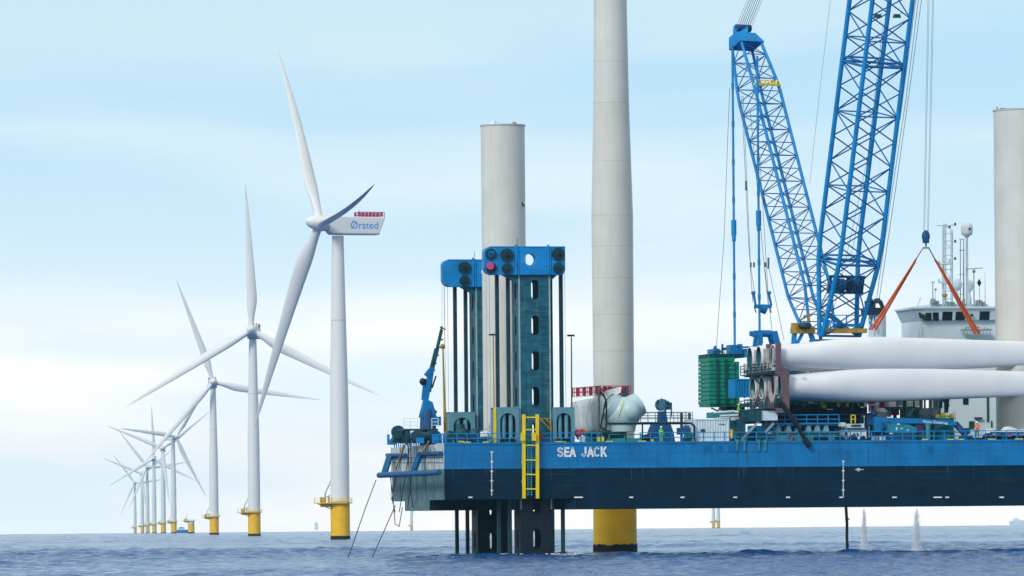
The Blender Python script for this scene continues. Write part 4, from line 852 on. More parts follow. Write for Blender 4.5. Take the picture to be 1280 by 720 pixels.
# main boom
v = 15.0; foot = BP(1049, 420, v); tt = 0.225
axb = (cB * tt + Vector((0, 0, 1))).normalized(); depb = axb.cross(lB).normalized()
LB = 92.0
fr = frames_of(foot, axb, lB, depb, [(0, 5.3, 0.5), (9.5, 5.7, 4.3), (84, 5.7, 4.3), (92, 2.2, 1.2)], 2.9)
ch, br = lattice(fr, 0.28, 0.09); br = ch; br.m = 1
brace(br, fr, 0.085, 3)
mid = fr[11]
for f_ in (fr[3], fr[11], fr[19]): 
    for k in range(4): br.tube(f_[k], f_[(k + 1) % 4], 0.16, 0.16, 6); br.tube(f_[k] + axb * 0.5, f_[(k + 1) % 4] + axb * 0.5, 0.12, 0.12, 6)
boom = br.build('boom', [M_crane, M_brace], crane)
tip = foot + axb * LB
mb = MB()
for f_ in (17.95,):
    pass
q = BP(1096.5, 20.5, 5); 
for px in (1097, 1121): q = BP(px, 20.5, 3.5); mb.prism([(q.x - 0.45, q.z - 0.15), (q.x + 0.45, q.z - 0.15), (q.x + 0.3, q.z + 0.25), (q.x - 0.3, q.z + 0.25)], 3.2, 3.8); mb.bar((q.x, 3.5, q.z), (q.x + 0.6, 3.5, q.z + 0.4), 0.05)
mb.build('boom_lamp', M_dgreen, boom)
mb = MB(); c = foot + axb * 6.0
for s_ in (-1.5, 0.4): mb.tube(c + lB * s_ - depb * 0.2, c + lB * (s_ + 1.0) - depb * 0.2, 0.75, 0.75, 14); mb.tube(c + lB * s_ - depb * 0.2, c + lB * (s_ + 0.12) - depb * 0.2, 0.95, 0.95, 14)
mb.bar(c - lB * 2.4 - axb * 0.9, c + lB * 2.6 - axb * 0.9, 0.3); mb.bar(c - lB * 2.4 + axb * 0.95, c + lB * 2.6 + axb * 0.95, 0.3); mb.bar(c + lB * 2.3 - axb * 0.9, c + lB * 2.3 + axb * 0.9, 0.4); mb.bar(c - lB * 2.3 - axb * 0.9, c - lB * 2.3 + axb * 0.9, 0.3)
mb.build('boom_winch', M_dblue, boom)
mb = MB(); mb.tube(tip - lB * 1.3, tip + lB * 1.3, 1.0, 1.0, 16); mb.build('tip_sheave', M_dblue, boom)
# mast
footm = foot - cB * 6.2 + Vector((0, 0, 0.4)); q = BP(1024, 414, footm.y); footm.z = q.z
footm = Vector((q.x, footm.y, q.z)); tm = 0.405
axm = (-cB * tm + Vector((0, 0, 1))).normalized(); depm = axm.cross(lB).normalized(); LM = 37.0
frm = frames_of(footm, axm, lB, depm, [(0, 3.6, 1.2), (5.0, 3.65, 3.5), (31.0, 3.65, 3.5), (LM, 2.9, 2.0)], 1.72)
ch, br = lattice(frm, 0.19, 0.06); br = ch; br.m = 1; brace(br, frm, 0.06, 1, zig=False); mast = br.build('mast', [M_crane, M_brace], crane)
mtop = footm + axm * LM
mb = MB()
top = [mtop + lB * x + depm * y + axm * z for x, y, z in ((-1.75, -1.3, 0), (1.75, -1.3, 0), (1.75, 1.3, 0), (-1.75, 1.3, 0), (-1.7, -0.8, 1.4), (1.1, -0.8, 1.4), (1.1, 0.8, 1.4), (-1.7, 0.8, 1.4))]
mb.add(top, [(0, 3, 2, 1), (4, 5, 6, 7), (0, 1, 5, 4), (1, 2, 6, 5), (2, 3, 7, 6), (3, 0, 4, 7)]); mb.bar(mtop + axm * 1.4 - lB * 0.5, mtop + axm * 2.3 - lB * 0.3, 1.7, 1.2); mb.build('mast_head', M_crane, mast)
mb = MB()
for k in range(7): x = -1.1 + k * 0.3; mb.tube(mtop + axm * 2.3 + lB * (x - 0.1) + cB * 0.4, mtop + axm * 2.3 + lB * (x + 0.1) + cB * 0.4, 0.45, 0.45, 14)
mb.build('head_sheaves', M_dblue, mast)
mb = MB(); c = footm + axm * 31.0 - depm * 1.9
if c.y > (footm + axm * 31.0 + depm * 1.9).y: c = footm + axm * 31.0 + depm * 1.9
mb.bar(c - lB * 1.9, c + lB * 1.9, 0.25); mb.bar(c - lB * 1.7 + axm * 0.5, c + lB * 1.6 + axm * 0.5, 0.10)
for k in (-1.4, -0.5, 0.4, 1.3): mb.bar(c + lB * k, c + lB * (k + 0.3) + axm * 0.6, 0.22)
mb.build('mast_platform', M_yell, mast)
# ropes from mast head up to the boom tip
mb = MB()
for k in range(14):
    x = -1.15 + k * 0.15; mb.tube(mtop + axm * 2.4 + lB * x + cB * (0.4 + 0.3 * (k % 2)), tip + lB * (-1.3 + k * 0.2), 0.032, 0.032, 4)
mb.build('luffing_ropes', M_ropew, crane)
# pendant bars from the mast head to the counterweight
cwt = BP(917, 440, 27.0)
mb = MB()
pA, pB = BP(915.5, 60, 28.5), BP(918.5, 441, 27.0); pC, pD = BP(946.5, 70, 27.5), BP(949.5, 414, 26.0)
for a_, b_ in ((pA, pB), (pC, pD)):
    mb.tube(a_, b_, 0.14, 0.14, 8)
    for k in range(1, 8): m1 = a_.lerp(b_, k / 8); mb.tube(m1 - Vector((0, 0, 0.35)), m1 + Vector((0, 0, 0.35)), 0.24 if k == 5 else 0.18, None, 8)
    m1 = a_.lerp(b_, 0.59); mb.tube(m1 - Vector((0, 0, 0.9)), m1 + Vector((0, 0, 0.9)), 0.32, 0.32, 8)
mb.build('pendant_bar', M_crane, crane)
mb = MB()
for a_, b_ in (((912, 110), (905, 300)), ((905, 300), (895, 440)), ((927, 120), (935, 290)), ((935, 290), (941, 378)), ((929, 120), (938, 330)), ((938, 330), (945, 378)), ((938, 140), (955, 330)), ((955, 330), (960, 380)), ((956, 335), (967, 430)), ((960, 330), (980, 425)), ((950, 200), (961, 380))):
    mb.tube(BP(*a_, 24), BP(*b_, 24), 0.03, 0.03, 4)
for px, y0, y1 in ((938.5, 328, 334), (942.5, 328, 334), (956.5, 328, 334), (960.5, 322, 336), (932.5, 226, 238)): mb.tube(BP(px, y0, 24), BP(px, y1, 24), 0.12, 0.12, 6)
mb.build('guy_rope', M_rope, crane)
mb = MB()
for a_, b_ in (((1157, -40), (1140, 90)), ((1140, 90), (1119, 240)), ((1119, 240), (1098, 380)), ((1153, -40), (1133, 120)), ((1133, 120), (1112, 260)), ((1112, 260), (1094, 385)), ((1150, -40), (1125, 150))): mb.tube(BP(*a_, 13), BP(*b_, 13), 0.035, 0.035, 4)
for a_, b_ in (((1039, -10), (1024, 120)), ((1024, 120), (1012, 230))): mb.tube(BP(*a_, 20), BP(*b_, 20), 0.02, 0.02, 4)
for a_, b_ in (((1104, 30), (1084, 200)), ((1084, 200), (1056, 330)), ((1056, 330), (1040, 395)), ((1107, 60), (1090, 190)), ((1090, 190), (1062, 330))): mb.tube(BP(*a_, 16), BP(*b_, 16), 0.025, 0.025, 4)
mb.build('winch_rope', M_rope, crane)
# spreader and gantry between mast and counterweight
mb = MB(); mb.bar(BP(943, 383, 22), BP(964, 383, 22), 0.5, 0.45)
for px in (941.5, 961.0): mb.bar(BP(px, 367, 22), BP(px + 3.2, 382, 22), 0.22); mb.bar(BP(px - 2, 366, 22), BP(px + 2.5, 366, 22), 0.35); 
mb.tube(BP(951, 385, 22), BP(958, 388, 22), 0.5, 0.5, 8); mb.bar(BP(943, 384, 22), BP(945, 391, 22), 0.12); mb.bar(BP(962, 384, 22), BP(964, 391, 22), 0.12); mb.build('spreader_beam', M_blue, crane)
mb = MB(); P_ = lambda x, y: (BP(x, y, 19).x, BP(x, y, 19).z)
for v0 in (18.0, 20.0):
    mb.prism([P_(940.5, 413.5), P_(951, 413.5), P_(951, 430), P_(947, 436), P_(944, 436), P_(946, 421), P_(940.5, 419)], v0, v0 + 0.5); mb.prism([P_(961, 414), P_(969, 414), P_(973, 430), P_(966, 430), P_(963, 420)], v0, v0 + 0.5)
mb.tube(BP(950, 417, 19), BP(963, 417, 19), 0.42, 0.42, 10); mb.build('gantry_frame', M_blue, crane)
# crane house, tracks, counterweight
def blk(mb, xa, ya, xb, yb, v0, dv): A = BP(xa, yb, v0); B_ = BP(xb, ya, v0); mb.box((A.x, v0, A.z), (B_.x, v0 + dv, B_.z))
mb = MB(); blk(mb, 975, 442, 1082, 486, 14.5, 6); blk(mb, 960, 448, 1000, 470, 13.5, 4); blk(mb, 1020, 424, 1075, 442, 15.5, 3); house = mb.build('machinery_house', M_blue, crane)
mb = MB()
for a_, b_ in ((990, 1012), (1016, 1040), (1046, 1070)): blk(mb, a_, 455, b_, 467, 14.3, 0.2)
for px in (985, 995, 1003, 1030, 1052): blk(mb, px, 460.5, px + 4, 465.5, 14.2, 0.3)
mb.build('side_panels', M_cont, house)
mb = MB(); blk(mb, 992, 409, 1019, 416.5, 14, 1.5); blk(mb, 992, 403.5, 1000, 415, 14, 1.2); blk(mb, 1032, 410.5, 1084, 416, 14, 1.5); blk(mb, 1007, 393.5, 1015, 395.5, 14, 1); blk(mb, 1028, 393.5, 1044, 395.5, 15, 1); blk(mb, 1010, 395, 1012, 404, 14, 0.4); mb.build('yellow_walkway', M_ochre, crane)
mb = MB(); blk(mb, 1002, 404, 1012, 411, 13.6, 1.2); mb.sphere(BP(1006, 407, 13.6), 0.6, 10, 6, (1.4, 1, 0.7)); mb.build('slewing_motor', M_dteal, crane)
mb = MB()
for a_, b_, w_ in (((993, 417), (992, 432), 0.5), ((1003, 417), (996, 430), 0.35), ((1013, 416), (1017, 428), 0.5), ((1023, 380), (1026, 424), 0.35), ((1040, 395), (1062, 414), 0.45), ((1036, 400), (1030, 420), 0.45), ((1060, 407), (1078, 407), 0.25), ((1045, 406), (1076, 406), 0.22), ((1058, 394), (1058, 406), 0.12), ((1040, 394), (1076, 394), 0.10), ((1062, 414), (1080, 402), 0.25), ((1086, 395), (1096, 395), 0.12), ((1086, 402), (1096, 412), 0.15), ((1097, 400), (1086, 412), 0.15)):
    mb.bar(BP(*a_, 14.6), BP(*b_, 14.6), w_)
mb.prism([(BP(1040, 0, 15).x, Z(415, 1045, 15)), (BP(1041, 0, 15).x, Z(405, 1045, 15)), (BP(1046, 0, 15).x, Z(402, 1045, 15)), (BP(1052, 0, 15).x, Z(407, 1045, 15)), (BP(1055, 0, 15).x, Z(415, 1045, 15))], 14.8, 15.6)
mb.build('boom_foot_frame', M_crane, crane)
mb = MB(); blk(mb, 975, 486, 1080, 509, 14.0, 8); und = mb.build('green_undercarriage', M_dgreen, crane)
mb = MB(); rg = random.Random(4)
for k in range(26):
    px = 976 + k * 4; blk(mb, px, 494 + rg.random() * 5, px + rg.uniform(2, 7), 503 + rg.random() * 4, 13.2 + rg.random() * 0.5, 0.8)
for px in (985, 1003, 1024, 1046, 1064): mb.bar(BP(px, 508, 13.2), BP(px + 9, 497, 13.2), 0.3)
for px in (990, 1016, 1050): mb.tube(BP(px, 502, 12.9), BP(px + 8, 502, 12.9), 0.45, 0.45, 10)
mb.build('green_gearbox', M_green, und)
mb = MB(); mb.bar(BP(1025, 499, 12.6), BP(1033, 509, 12.6), 0.12); mb.bar(BP(1022, 499, 12.6), BP(1030, 509, 12.6), 0.12); blk(mb, 1028, 507, 1033, 510.5, 12.5, 0.3); blk(mb, 1047, 502, 1050, 508, 12.5, 0.3); blk(mb, 1058, 502, 1061, 508, 12.5, 0.3); mb.bar(BP(1071, 502, 12.6), BP(1076, 510, 12.6), 0.12); mb.build('yellow_actuator', M_yell, und)
mb = MB(); blk(mb, 1012, 498, 1021, 504.5, 12.5, 0.6); blk(mb, 1034, 511, 1041, 512.5, 12.4, 0.3); mb.build('white_box', M_mark, und)
mb = MB(); blk(mb, 968, 509, 1084, 520, 12.8, 9); blk(mb, 972, 520, 1080, 530, 14, 7); blk(mb, 978, 530, 1076, 552, 15, 5)
for px in np.arange(972, 1082, 5.5): blk(mb, px, 510, px + 4, 519, 12.6, 0.3)
mb.build('crawler_track', mat('track_navy', (0.006, 0.018, 0.05), 0.7, 0.4, 2.0), crane)
# superlift counterweight
ct = MB(); A = BP(887, 507, 25); 
for k in range(11):
    y0 = 447 + k * 5.3; blk(ct, 887, y0, 918.5, y0 + 4.6, 25, 5.5); blk(ct, 889, y0 + 4.0, 917, y0 + 6.0, 25.3, 5)
blk(ct, 918.6, 452, 924, 506, 25.2, 5); blk(ct, 887, 504, 975, 508, 25.2, 5); cwo = ct.build('counterweight_slabs', M_green, crane)
ct = MB(); blk(ct, 896, 449, 898.3, 505, 24.8, 0.25); blk(ct, 907, 449, 909.3, 505, 24.8, 0.25); blk(ct, 887, 442, 930, 447, 25, 5.5); ct.build('counterweight_strap', M_dgreen, cwo)
ct = MB(); blk(ct, 892, 436, 900, 444, 25.5, 3); blk(ct, 913, 431, 922, 446, 25.5, 2); blk(ct, 922, 436, 936, 446, 25.5, 3); blk(ct, 889, 443, 940, 446, 25, 5.6); blk(ct, 924, 430, 928, 440, 25.5, 1)
for a_, b_ in (((890, 444), (895, 432)), ((892, 434), (902, 440)), ((926, 446), (927, 434)), ((926, 434), (942, 434)), ((903, 430), (903, 444))): ct.bar(BP(*a_, 25.4), BP(*b_, 25.4), 0.22)
ct.build('counterweight_frame', M_blue, cwo)
ct = MB(); blk(ct, 903, 434.5, 908, 437.5, 25, 0.6); ct.bar(BP(894, 441, 25), BP(906, 441, 25), 0.06); ct.bar(BP(906, 438, 25), BP(906, 446, 25), 0.06); ct.build('floodlight', M_dgreen, cwo)
ct = MB()
for a_, b_ in (((889, 510), (898, 514)), ((898, 514), (900, 509)), ((902, 510), (908, 513)), ((904, 513), (910, 509))): ct.bar(BP(*a_, 25), BP(*b_, 25), 0.16)
blk(ct, 908, 508, 930, 513, 26, 3); ct.build('tray_feet', M_black, cwo)
clutter('support_trestle', 'grey steel trestle stack under the green counterweight', 'trestle', [('beam', M_seag, [('b', 891, 515, 930, 522, 12, 3), ('b', 900, 523, 935, 527, 12, 3), ('b', 912, 527, 930, 551, 12, 3)]), ('pipe', M_cont, [('t', 892, 516, 918, 514, 11, 0.14), ('t', 900, 520, 925, 519, 11, 0.14), ('b', 914, 520, 919, 526, 11, 0.6), ('t', 893, 523.5, 912, 522, 11, 0.1)])])

# hook block, load lines and slings
hk = thing('hook_block', 'dark blue hook block hanging on thin lines above the orange slings', 'hook block', BP(1157.5, 297, 0.8))
mb = MB(); q = BP(1157.3, 295.5, 0.8); mb.sphere(q, 0.62, 14, 10, (0.78, 0.6, 1.15)); mb.box((q.x - 0.3, q.y - 0.35, q.z - 0.75), (q.x + 0.3, q.y + 0.35, q.z - 0.2)); mb.build('block', M_dblue, hk)
mb = MB(); mb.tube(q - Vector((0, 0, 0.7)), q - Vector((0, 0, 1.3)), 0.12, 0.12, 8); mb.bar(q + Vector((-0.25, 0, -1.3)), q + Vector((0.25, 0, -1.3)), 0.2); mb.build('hook', M_grey, hk)
mb = MB(); 
for dx in (-0.22, -0.1, 0.22, 0.34): mb.tube(q + Vector((dx, 0.1, 0.5)), tip + lB * (dx * 2), 0.022, 0.022, 4)
mb.build('load_line', M_rope, hk)
sl = []
for (x1, y1, x2, y2, lab) in ((1154.5, 309, 1089, 412, 'left orange lifting sling from the hook down to the upper blade'), (1160.5, 309, 1219, 417, 'right orange lifting sling from the hook down to the upper blade')):
    t = thing('lifting_sling', lab, 'sling', BP(x1, y1, 0.9), 'orange slings under the hook block'); a_ = BP(x1, y1, 0.9); b_ = BP(x2, y2, 2.2); b2 = BP(x2 + 5, y2, 3.0)
    m1 = a_.lerp(b_, 0.17); mb = MB(); mb.tube(a_, m1, 0.07, 0.07, 6); mb.tube(a_.lerp(b_, 0.14), m1.lerp(b_, 0.03), 0.12, 0.12, 6); mb.build('wire_end', mat('sling_wire', (0.35, 0.09, 0.04), 0.6), t)
    mb = MB(); mb.tube(m1, b_, 0.10, 0.17, 6); mb.tube(m1 + Vector((0.1, 0, 0)), b2, 0.10, 0.17, 6); mb.build('round_sling', M_orange, t)

# ------------------------------------------------------------------ blades and rack
def deck_blade(px0, pyc, v, label, first=[None]):
    q = BP(px0, pyc, v)
    if first[0] is None:
        mb = MB(); n = 28; segs = 60; vs = []
        Lb = 56.0
        for k in range(segs + 1):
            t_ = k / segs; x = t_ * Lb
            # height (z) profile in metres: round root 2.7 swelling to 3.9 then slimming
            hz_ = 2.65 + 1.2 * (0.5 - 0.5 * math.cos(math.pi * min(1, max(0, (x - 1.0) / 11.0)))) if x < 13 else 3.85 * (1 - ((x - 13) / (Lb - 13 + 1.0))) ** 0.75
            hz_ = max(hz_, 0.15); wy = min(2.65, 2.65 if x < 2 else 2.65 - 1.3 * min(1, (x - 2) / 14)) * (1 if x < 15 else (1 - (x - 15) / (Lb - 14))); wy = max(wy, 0.1)
            zc = 0.22 * (0.5 - 0.5 * math.cos(math.pi * min(1, x / 12)))
            for i in range(n): a_ = 2 * math.pi * i / n; vs.append((x, math.cos(a_) * wy / 2, zc + math.sin(a_) * hz_ / 2))
        mb.add(vs, [(k * n + i, k * n + (i + 1) % n, (k + 1) * n + (i + 1) % n, (k + 1) * n + i) for k in range(segs) for i in range(n)], True)
        mb.add(vs[-n:], [tuple(range(n))])
        # hollow root
        r_ = [(0.0, math.cos(2 * math.pi * i / n) * 1.2, math.sin(2 * math.pi * i / n) * 1.2) for i in range(n)]; mb.add(vs[:n] + r_, [(i, (i + 1) % n, n + (i + 1) % n, n + i) for i in range(n)])
        t = thing('turbine_blade', label, 'blade', q, 'turbine blades stacked in the rack')
        b_ = mb.build('blade_shell', M_blade, t, org=Vector()); 
        mb = MB(); mb.tube((0.02, 0, 0), (2.5, 0, 0), 1.21, 1.21, 28, caps=False); mb.tube((2.5, 0, 0), (2.55, 0, 0), 1.21, 1.21, 28); mb.build('root_interior', mat('root_teal', (0.02, 0.14, 0.16), 0.6), t, org=Vector())
        first[0] = t; return t
    return copy_thing(first[0], B2W(q), label)
deck_blade(966, 445, 2.2, 'upper long white blade nearest the camera, held by the orange slings')
deck_blade(973, 483, 2.2, 'lower long white blade nearest the camera, directly below the upper one')
zc1 = BP(966, 445, 2.2); zc2 = BP(973, 483, 2.2)
for k, w1 in ((1, 'second'), (2, 'third')):
    copy_src = [o for o in COL.objects if o.name.startswith('turbine_blade') and o.parent is None][0]
    copy_thing(copy_src, B2W((zc1.x - 0.6, 2.2 + k * 4.1, zc1.z)), 'upper blade in the %s rack slot, only its root opening in view' % w1)
    copy_thing(copy_src, B2W((zc2.x - 0.9, 2.2 + k * 4.1, zc2.z)), 'lower blade in the %s rack slot, only its root opening in view' % w1)
rack = thing('blade_rack', 'brown two tier steel rack with pale U shaped cradles holding the blade roots', 'rack', (zc1.x - 1, 0.5, DECK))
ur = zc1.x + 0.1; zt1 = Z(428.5, 964, 0.5); zm = Z(464, 964, 0.5); zlo = Z(513, 968, 0.5)
mb = MB()
for k in range(4):
    vv = 0.4 + k * 4.1 - 0.25
    mb.box((ur - 0.25, vv, zm), (ur + 0.35, vv + 0.4, zt1)); 
    mb.box((ur - 0.1 + (0.55 if k == 0 else 0), vv, zlo), (ur + 0.5 + (0.75 if k == 0 else 0), vv + 0.4, zm + 0.3))
mb.box((ur - 0.4, 0.1, zm - 0.35), (ur + 0.5, 13.2, zm + 0.1)); mb.box((ur - 0.3, 0.1, zlo - 0.3), (ur + 1.2, 13.2, zlo + 0.25))
mb.box((ur + 0.3, 0.12, zm - 1.2), (ur + 1.25, 0.5, zm + 0.15)); mb.box((ur + 2.4, 0.4, zm - 0.25), (ur + 2.8, 0.7, zm - 0.1)); mb.build('rack_frame', M_brown, rack)
mb = MB()
def cradle(uc, vc, zc, r_, open_):
    n = 16; pts = []
    for i in range(n + 1):
        a_ = math.pi + math.pi * i / n; pts.append((vc + r_ * math.cos(a_), zc + r_ * math.sin(a_)))
    pts = [(vc - r_, zc + open_)] + pts + [(vc + r_, zc + open_)]
    for a_, b_ in zip(pts[:-1], pts[1:]): mb.bar((uc, a_[0], a_[1]), (uc, b_[0], b_[1]), 0.55, 0.28, up=(1, 0, 0))
    mb.bar((uc, vc - r_, zc - r_ * 0.6), (uc, vc - 0.3, zc - r_ - 0.45), 0.3); mb.bar((uc, vc + r_, zc - r_ * 0.6), (uc, vc + 0.3, zc - r_ - 0.45), 0.3)
for k in range(3):
    cradle(ur - 0.35, 2.2 + 4.1 * k, zc1.z, 1.5, 0.9); cradle(ur - 0.1, 2.2 + 4.1 * k, zc2.z + 0.1, 1.5, 1.0)
mb.box((ur - 0.75, 0.0, zm + 0.05), (ur - 0.4, 12.9, zm + 0.45)); mb.build('cradle', M_rackw, rack)
mb = MB()
for z, o_ in ((zm - 0.1, 1.1), (zlo + 0.3, 1.5)):
    mb.box((ur - o_, 0.2, z - 0.1), (ur - 0.4, 13.0, z)); railv(mb, ur - o_, 0.2, 13.0, z, 1.0, 1.6, 3, 0.045)
    rail(mb, ur - 3.0, ur - 0.9, 4.0, z, 1.0, 0.7, 3, 0.04)
for z in (zm - 0.3, zm + 0.3): mb.bar((ur - 0.7, 0.3, z), (ur - 0.7, 13, z), 0.12)
mb.bar((ur - 1.8, 6, zm - 0.2), (ur - 0.3, 6, zm - 1.6), 0.12); mb.build('walkway', M_dteal, rack)
mb = MB(); q = BP(952, 525.5, 0.6); q1 = BP(972, 513.5, 0.6); mb.box((q.x, 0.6, q.z), (q1.x, 3.2, q1.z)); mb.build('white_locker', M_cont, rack)
mb = MB()
for a_, b_, w_ in (((930, 513), (930, 527), 0.8), ((941, 513), (941, 527), 1.6), ((950, 513), (950, 527), 0.8), ((922, 528.5), (955, 527), 0.4), ((928, 528), (928, 551), 0.6), ((955, 528), (955, 551), 0.45), ((924, 529), (921, 551), 0.35), ((941, 534), (951, 551), 0.4), ((964, 527), (957, 541), 0.4)): mb.bar(BP(*a_, 1.2), BP(*b_, 1.2), w_)
mb.build('pedestal_frame', M_dteal, rack)
mb = MB(); mb.bar(BP(926, 551, 0.6), BP(948, 527, 0.6), 0.22); mb.bar(BP(956, 541, 0.7), BP(967, 529, 0.7), 0.22); mb.build('brace', M_grey, rack)
mb = MB()
for px in (921.5, 930.5, 948.5, 956.5): mb.bar(BP(px, 551, -0.12), BP(px, 563.5, -0.12), 0.18); mb.box((U(px, -0.12) - 0.16, -0.2, Z(553, px, 0)), (U(px, -0.12) + 0.16, 0.3, Z(549.5, px, 0)))
mb.build('hull_clamp', M_seag, rack)
clutter('dark_strut', 'dark diagonal strut leaning from the rack over the hull edge', 'strut', [('tube', M_black, [('t', 975, 502, 996, 531, 0.2, 0.30), ('t', 996, 531, 1007, 551, 0.2, 0.22), ('t', 1006, 549, 1012, 558, -0.25, 0.34)])], base=BP(1007, 552, 0.2))
# sea fastening row right of the rack
sf = thing('sea_fastening', 'long pale teal frame with a row of tapered posts at the deck edge', 'frame', (U(1000, 1.5), 1.5, DECK))
mb = MB(); A = BP(956, 552, 1.5); B_ = BP(1050, 541, 1.5); mb.box((A.x, 1.5, DECK), (B_.x, 3.5, B_.z)); mb.box((A.x + 1, 1.3, B_.z), (B_.x, 1.5, B_.z + 0.12)); mb.build('base_beam', mat('pale_teal', (0.05, 0.22, 0.27), 0.6, 0.2, 1.2, streak=0.4, dirt=(0.03, 0.11, 0.14)), sf)
mb = MB()
for px in (973, 986, 998.5, 1011, 1022, 1033):
    q = lambda x, y: (BP(x, y, 1.6).x, BP(x, y, 1.6).z); mb.prism([q(px - 4, 541), q(px + 4, 541), q(px + 1.6, 530.5), q(px - 1.6, 530.5)], 1.6, 2.6)
mb.build('tapered_post', mat('pale_post', (0.18, 0.33, 0.38), 0.6, 0.15, 1.5), sf)
mb = MB(); a_, b_ = BP(968, 529.8, 1.4), BP(1049, 529.8, 1.4); mb.box((a_.x, 1.4, a_.z - 0.08), (b_.x, 3.4, a_.z + 0.1)); rail(mb, a_.x, b_.x, 1.5, a_.z, 1.0, 1.25, 2, 0.045); mb.build('railing', M_crane, sf)
mb = MB()
q = BP(987.5, 547, 1.35)
for i in range(12):
    a0 = 2 * math.pi * i / 12; a1 = 2 * math.pi * (i + 1) / 12; mb.tube((q.x + 0.33 * math.cos(a0), 1.35, q.z + 0.33 * math.sin(a0)), (q.x + 0.33 * math.cos(a1), 1.35, q.z + 0.33 * math.sin(a1)), 0.07, 0.07, 6)
lf = thing('lifebuoy', 'round red lifebuoy on the teal frame right of the rack', 'lifebuoy', q); mb.build('ring', M_red, lf)
clutter('tyre_fender', 'row of black tyre fenders at the deck edge left of the hooded worker', 'fender', [('tyre', M_black, [('d', 1022, 549, 0.5, 0.42, 0.4), ('d', 1031, 549, 0.5, 0.42, 0.4), ('d', 1050, 549, 0.3, 0.5, 0.5), ('d', 1067, 549, 0.3, 0.5, 0.5), ('l', 1077, 546, 1082, 553, 0.3, 0.5), ('l', 1084, 548, 1088, 553, 0.3, 0.4)])])
clutter('control_cabin', 'small white control cabinet behind the green helmeted worker', 'cabinet', [('cabinet', M_cont, [('b', 1058, 529.5, 1080, 535, 3, 2), ('b', 1050, 536.5, 1083, 549.5, 3.2, 2), ('b', 1051, 528, 1057, 533, 3, 1)]), ('vent', M_dteal, [('b', 1064, 531, 1076, 533, 2.9, 0.1), ('b', 1067, 541.5, 1069, 544, 3.1, 0.1), ('b', 1071, 541.5, 1073, 544, 3.1, 0.1)]), ('base', M_dteal, [('b', 1048, 534.8, 1084, 536.6, 3, 2), ('b', 1046, 549, 1084, 552, 2.6, 2)])])
clutter('yellow_hatch', 'yellow framed gate on the blue rail above the cabinet', 'gate', [('frame', M_yell, [('l', 1064, 519, 1069, 519, 2.4, 0.10), ('l', 1064, 519, 1064, 529, 2.4, 0.10), ('l', 1069, 519, 1069, 529, 2.4, 0.10), ('l', 1064, 524, 1069, 524, 2.4, 0.10)])])
rl = thing('blue_walkway_rail', 'blue railed walkway in front of the crane tracks', 'railing', (U(1060, 11), 11, DECK))
mb = MB(); a_, b_ = BP(968, 531, 11.5), BP(1090, 531, 11.5); mb.box((a_.x, 11.5, a_.z - 0.2), (b_.x, 12.4, a_.z)); rail(mb, a_.x, b_.x, 11.6, a_.z, 1.15, 1.3, 2, 0.05)
for px in (975, 1000, 1025, 1050, 1075): mb.bar((U(px, 11.8), 11.8, DECK), (U(px, 11.8), 11.8, a_.z - 0.2), 0.25)
mb.build('railing', M_crane, rl)

# second nacelle (red and white) far side
clutter('red_white_hoist_deck', 'red and white striped hoist platform behind the folded blue boom', 'platform', [('red_panel', M_red, [('b', 1084, 499.5, 1094, 505, 20, 0.3), ('b', 1099, 497, 1108, 510, 20, 0.3), ('b', 1115, 509, 1124, 519, 20, 1.0), ('b', 1086, 505, 1093, 514, 20.3, 0.2)]), ('white_panel', M_mark, [('b', 1080, 498, 1084, 515, 20, 0.3), ('b', 1094.5, 496, 1099, 516, 20, 0.3), ('b', 1109.5, 510, 1114.5, 521, 19.5, 1), ('b', 1094, 515, 1108, 522, 20, 2), ('l', 1085, 506, 1099, 506, 19.8, 0.12), ('l', 1088, 506, 1088, 514, 19.8, 0.1), ('l', 1085, 514, 1099, 514, 19.8, 0.12)]), ('leg', M_dteal, [('b', 1082, 522, 1086, 551, 20, 0.5), ('b', 1118, 519, 1121, 551, 20, 0.5)])])
# folded blue boom with lettering
fb = thing('folded_deck_boom', 'folded blue deck crane with white lettering lying level along the deck', 'crane', (U(1100, 3), 3, DECK))
def pb_(mb, pts, v0, dv): mb.prism([(BP(x, y, v0).x, BP(x, y, v0).z) for x, y in pts], v0, v0 + dv)
mb = MB(); pb_(mb, ((1093, 531), (1093, 521), (1100, 521.5), (1160, 523.5), (1196, 527), (1196, 531.8), (1150, 529.2), (1122, 529.5), (1105, 534), (1100, 540), (1094, 540)), 3.0, 0.9); bo_ = mb.build('boom', M_blue, fb)
mb = MB(); mb.bar(BP(1194, 529, 3.4), BP(1208, 545, 3.4), 0.55, 0.6); blk(mb, 1206, 535, 1213, 542, 3.2, 1); blk(mb, 1203, 545, 1216, 551.5, 3.2, 1.5); mb.bar(BP(1196, 530, 3.4), BP(1204, 541, 3.0), 0.25); mb.build('jib', M_dblue, fb)
mb = MB(); blk(mb, 1085, 516, 1096, 531, 3.6, 1.5); mb.tube(BP(1092, 518, 3.4), BP(1092, 512, 3.4), 0.3, 0.3, 8); blk(mb, 1094, 530, 1112, 552, 3.8, 2.5); mb.tube(BP(1104, 533, 2.9), BP(1112, 531, 2.9), 0.5, 0.5, 10); mb.build('king_post', M_dblue, fb)
vs, fs = text_mb('Geos Zeebrug', BP(1184.5, 530, 3).x - BP(1153.5, 530, 3).x, 0.36, bold=0.012); q = BP(1153.5, 529.0, 3.0); e1 = BP(1184.5, 531.2, 3.0)
mb = MB(); mb.add([(q.x + x, 2.985, q.z + y + (e1.z - q.z) * x / (e1.x - q.x)) for x, y, _ in vs], fs); mb.build('lettering', M_mark, bo_)
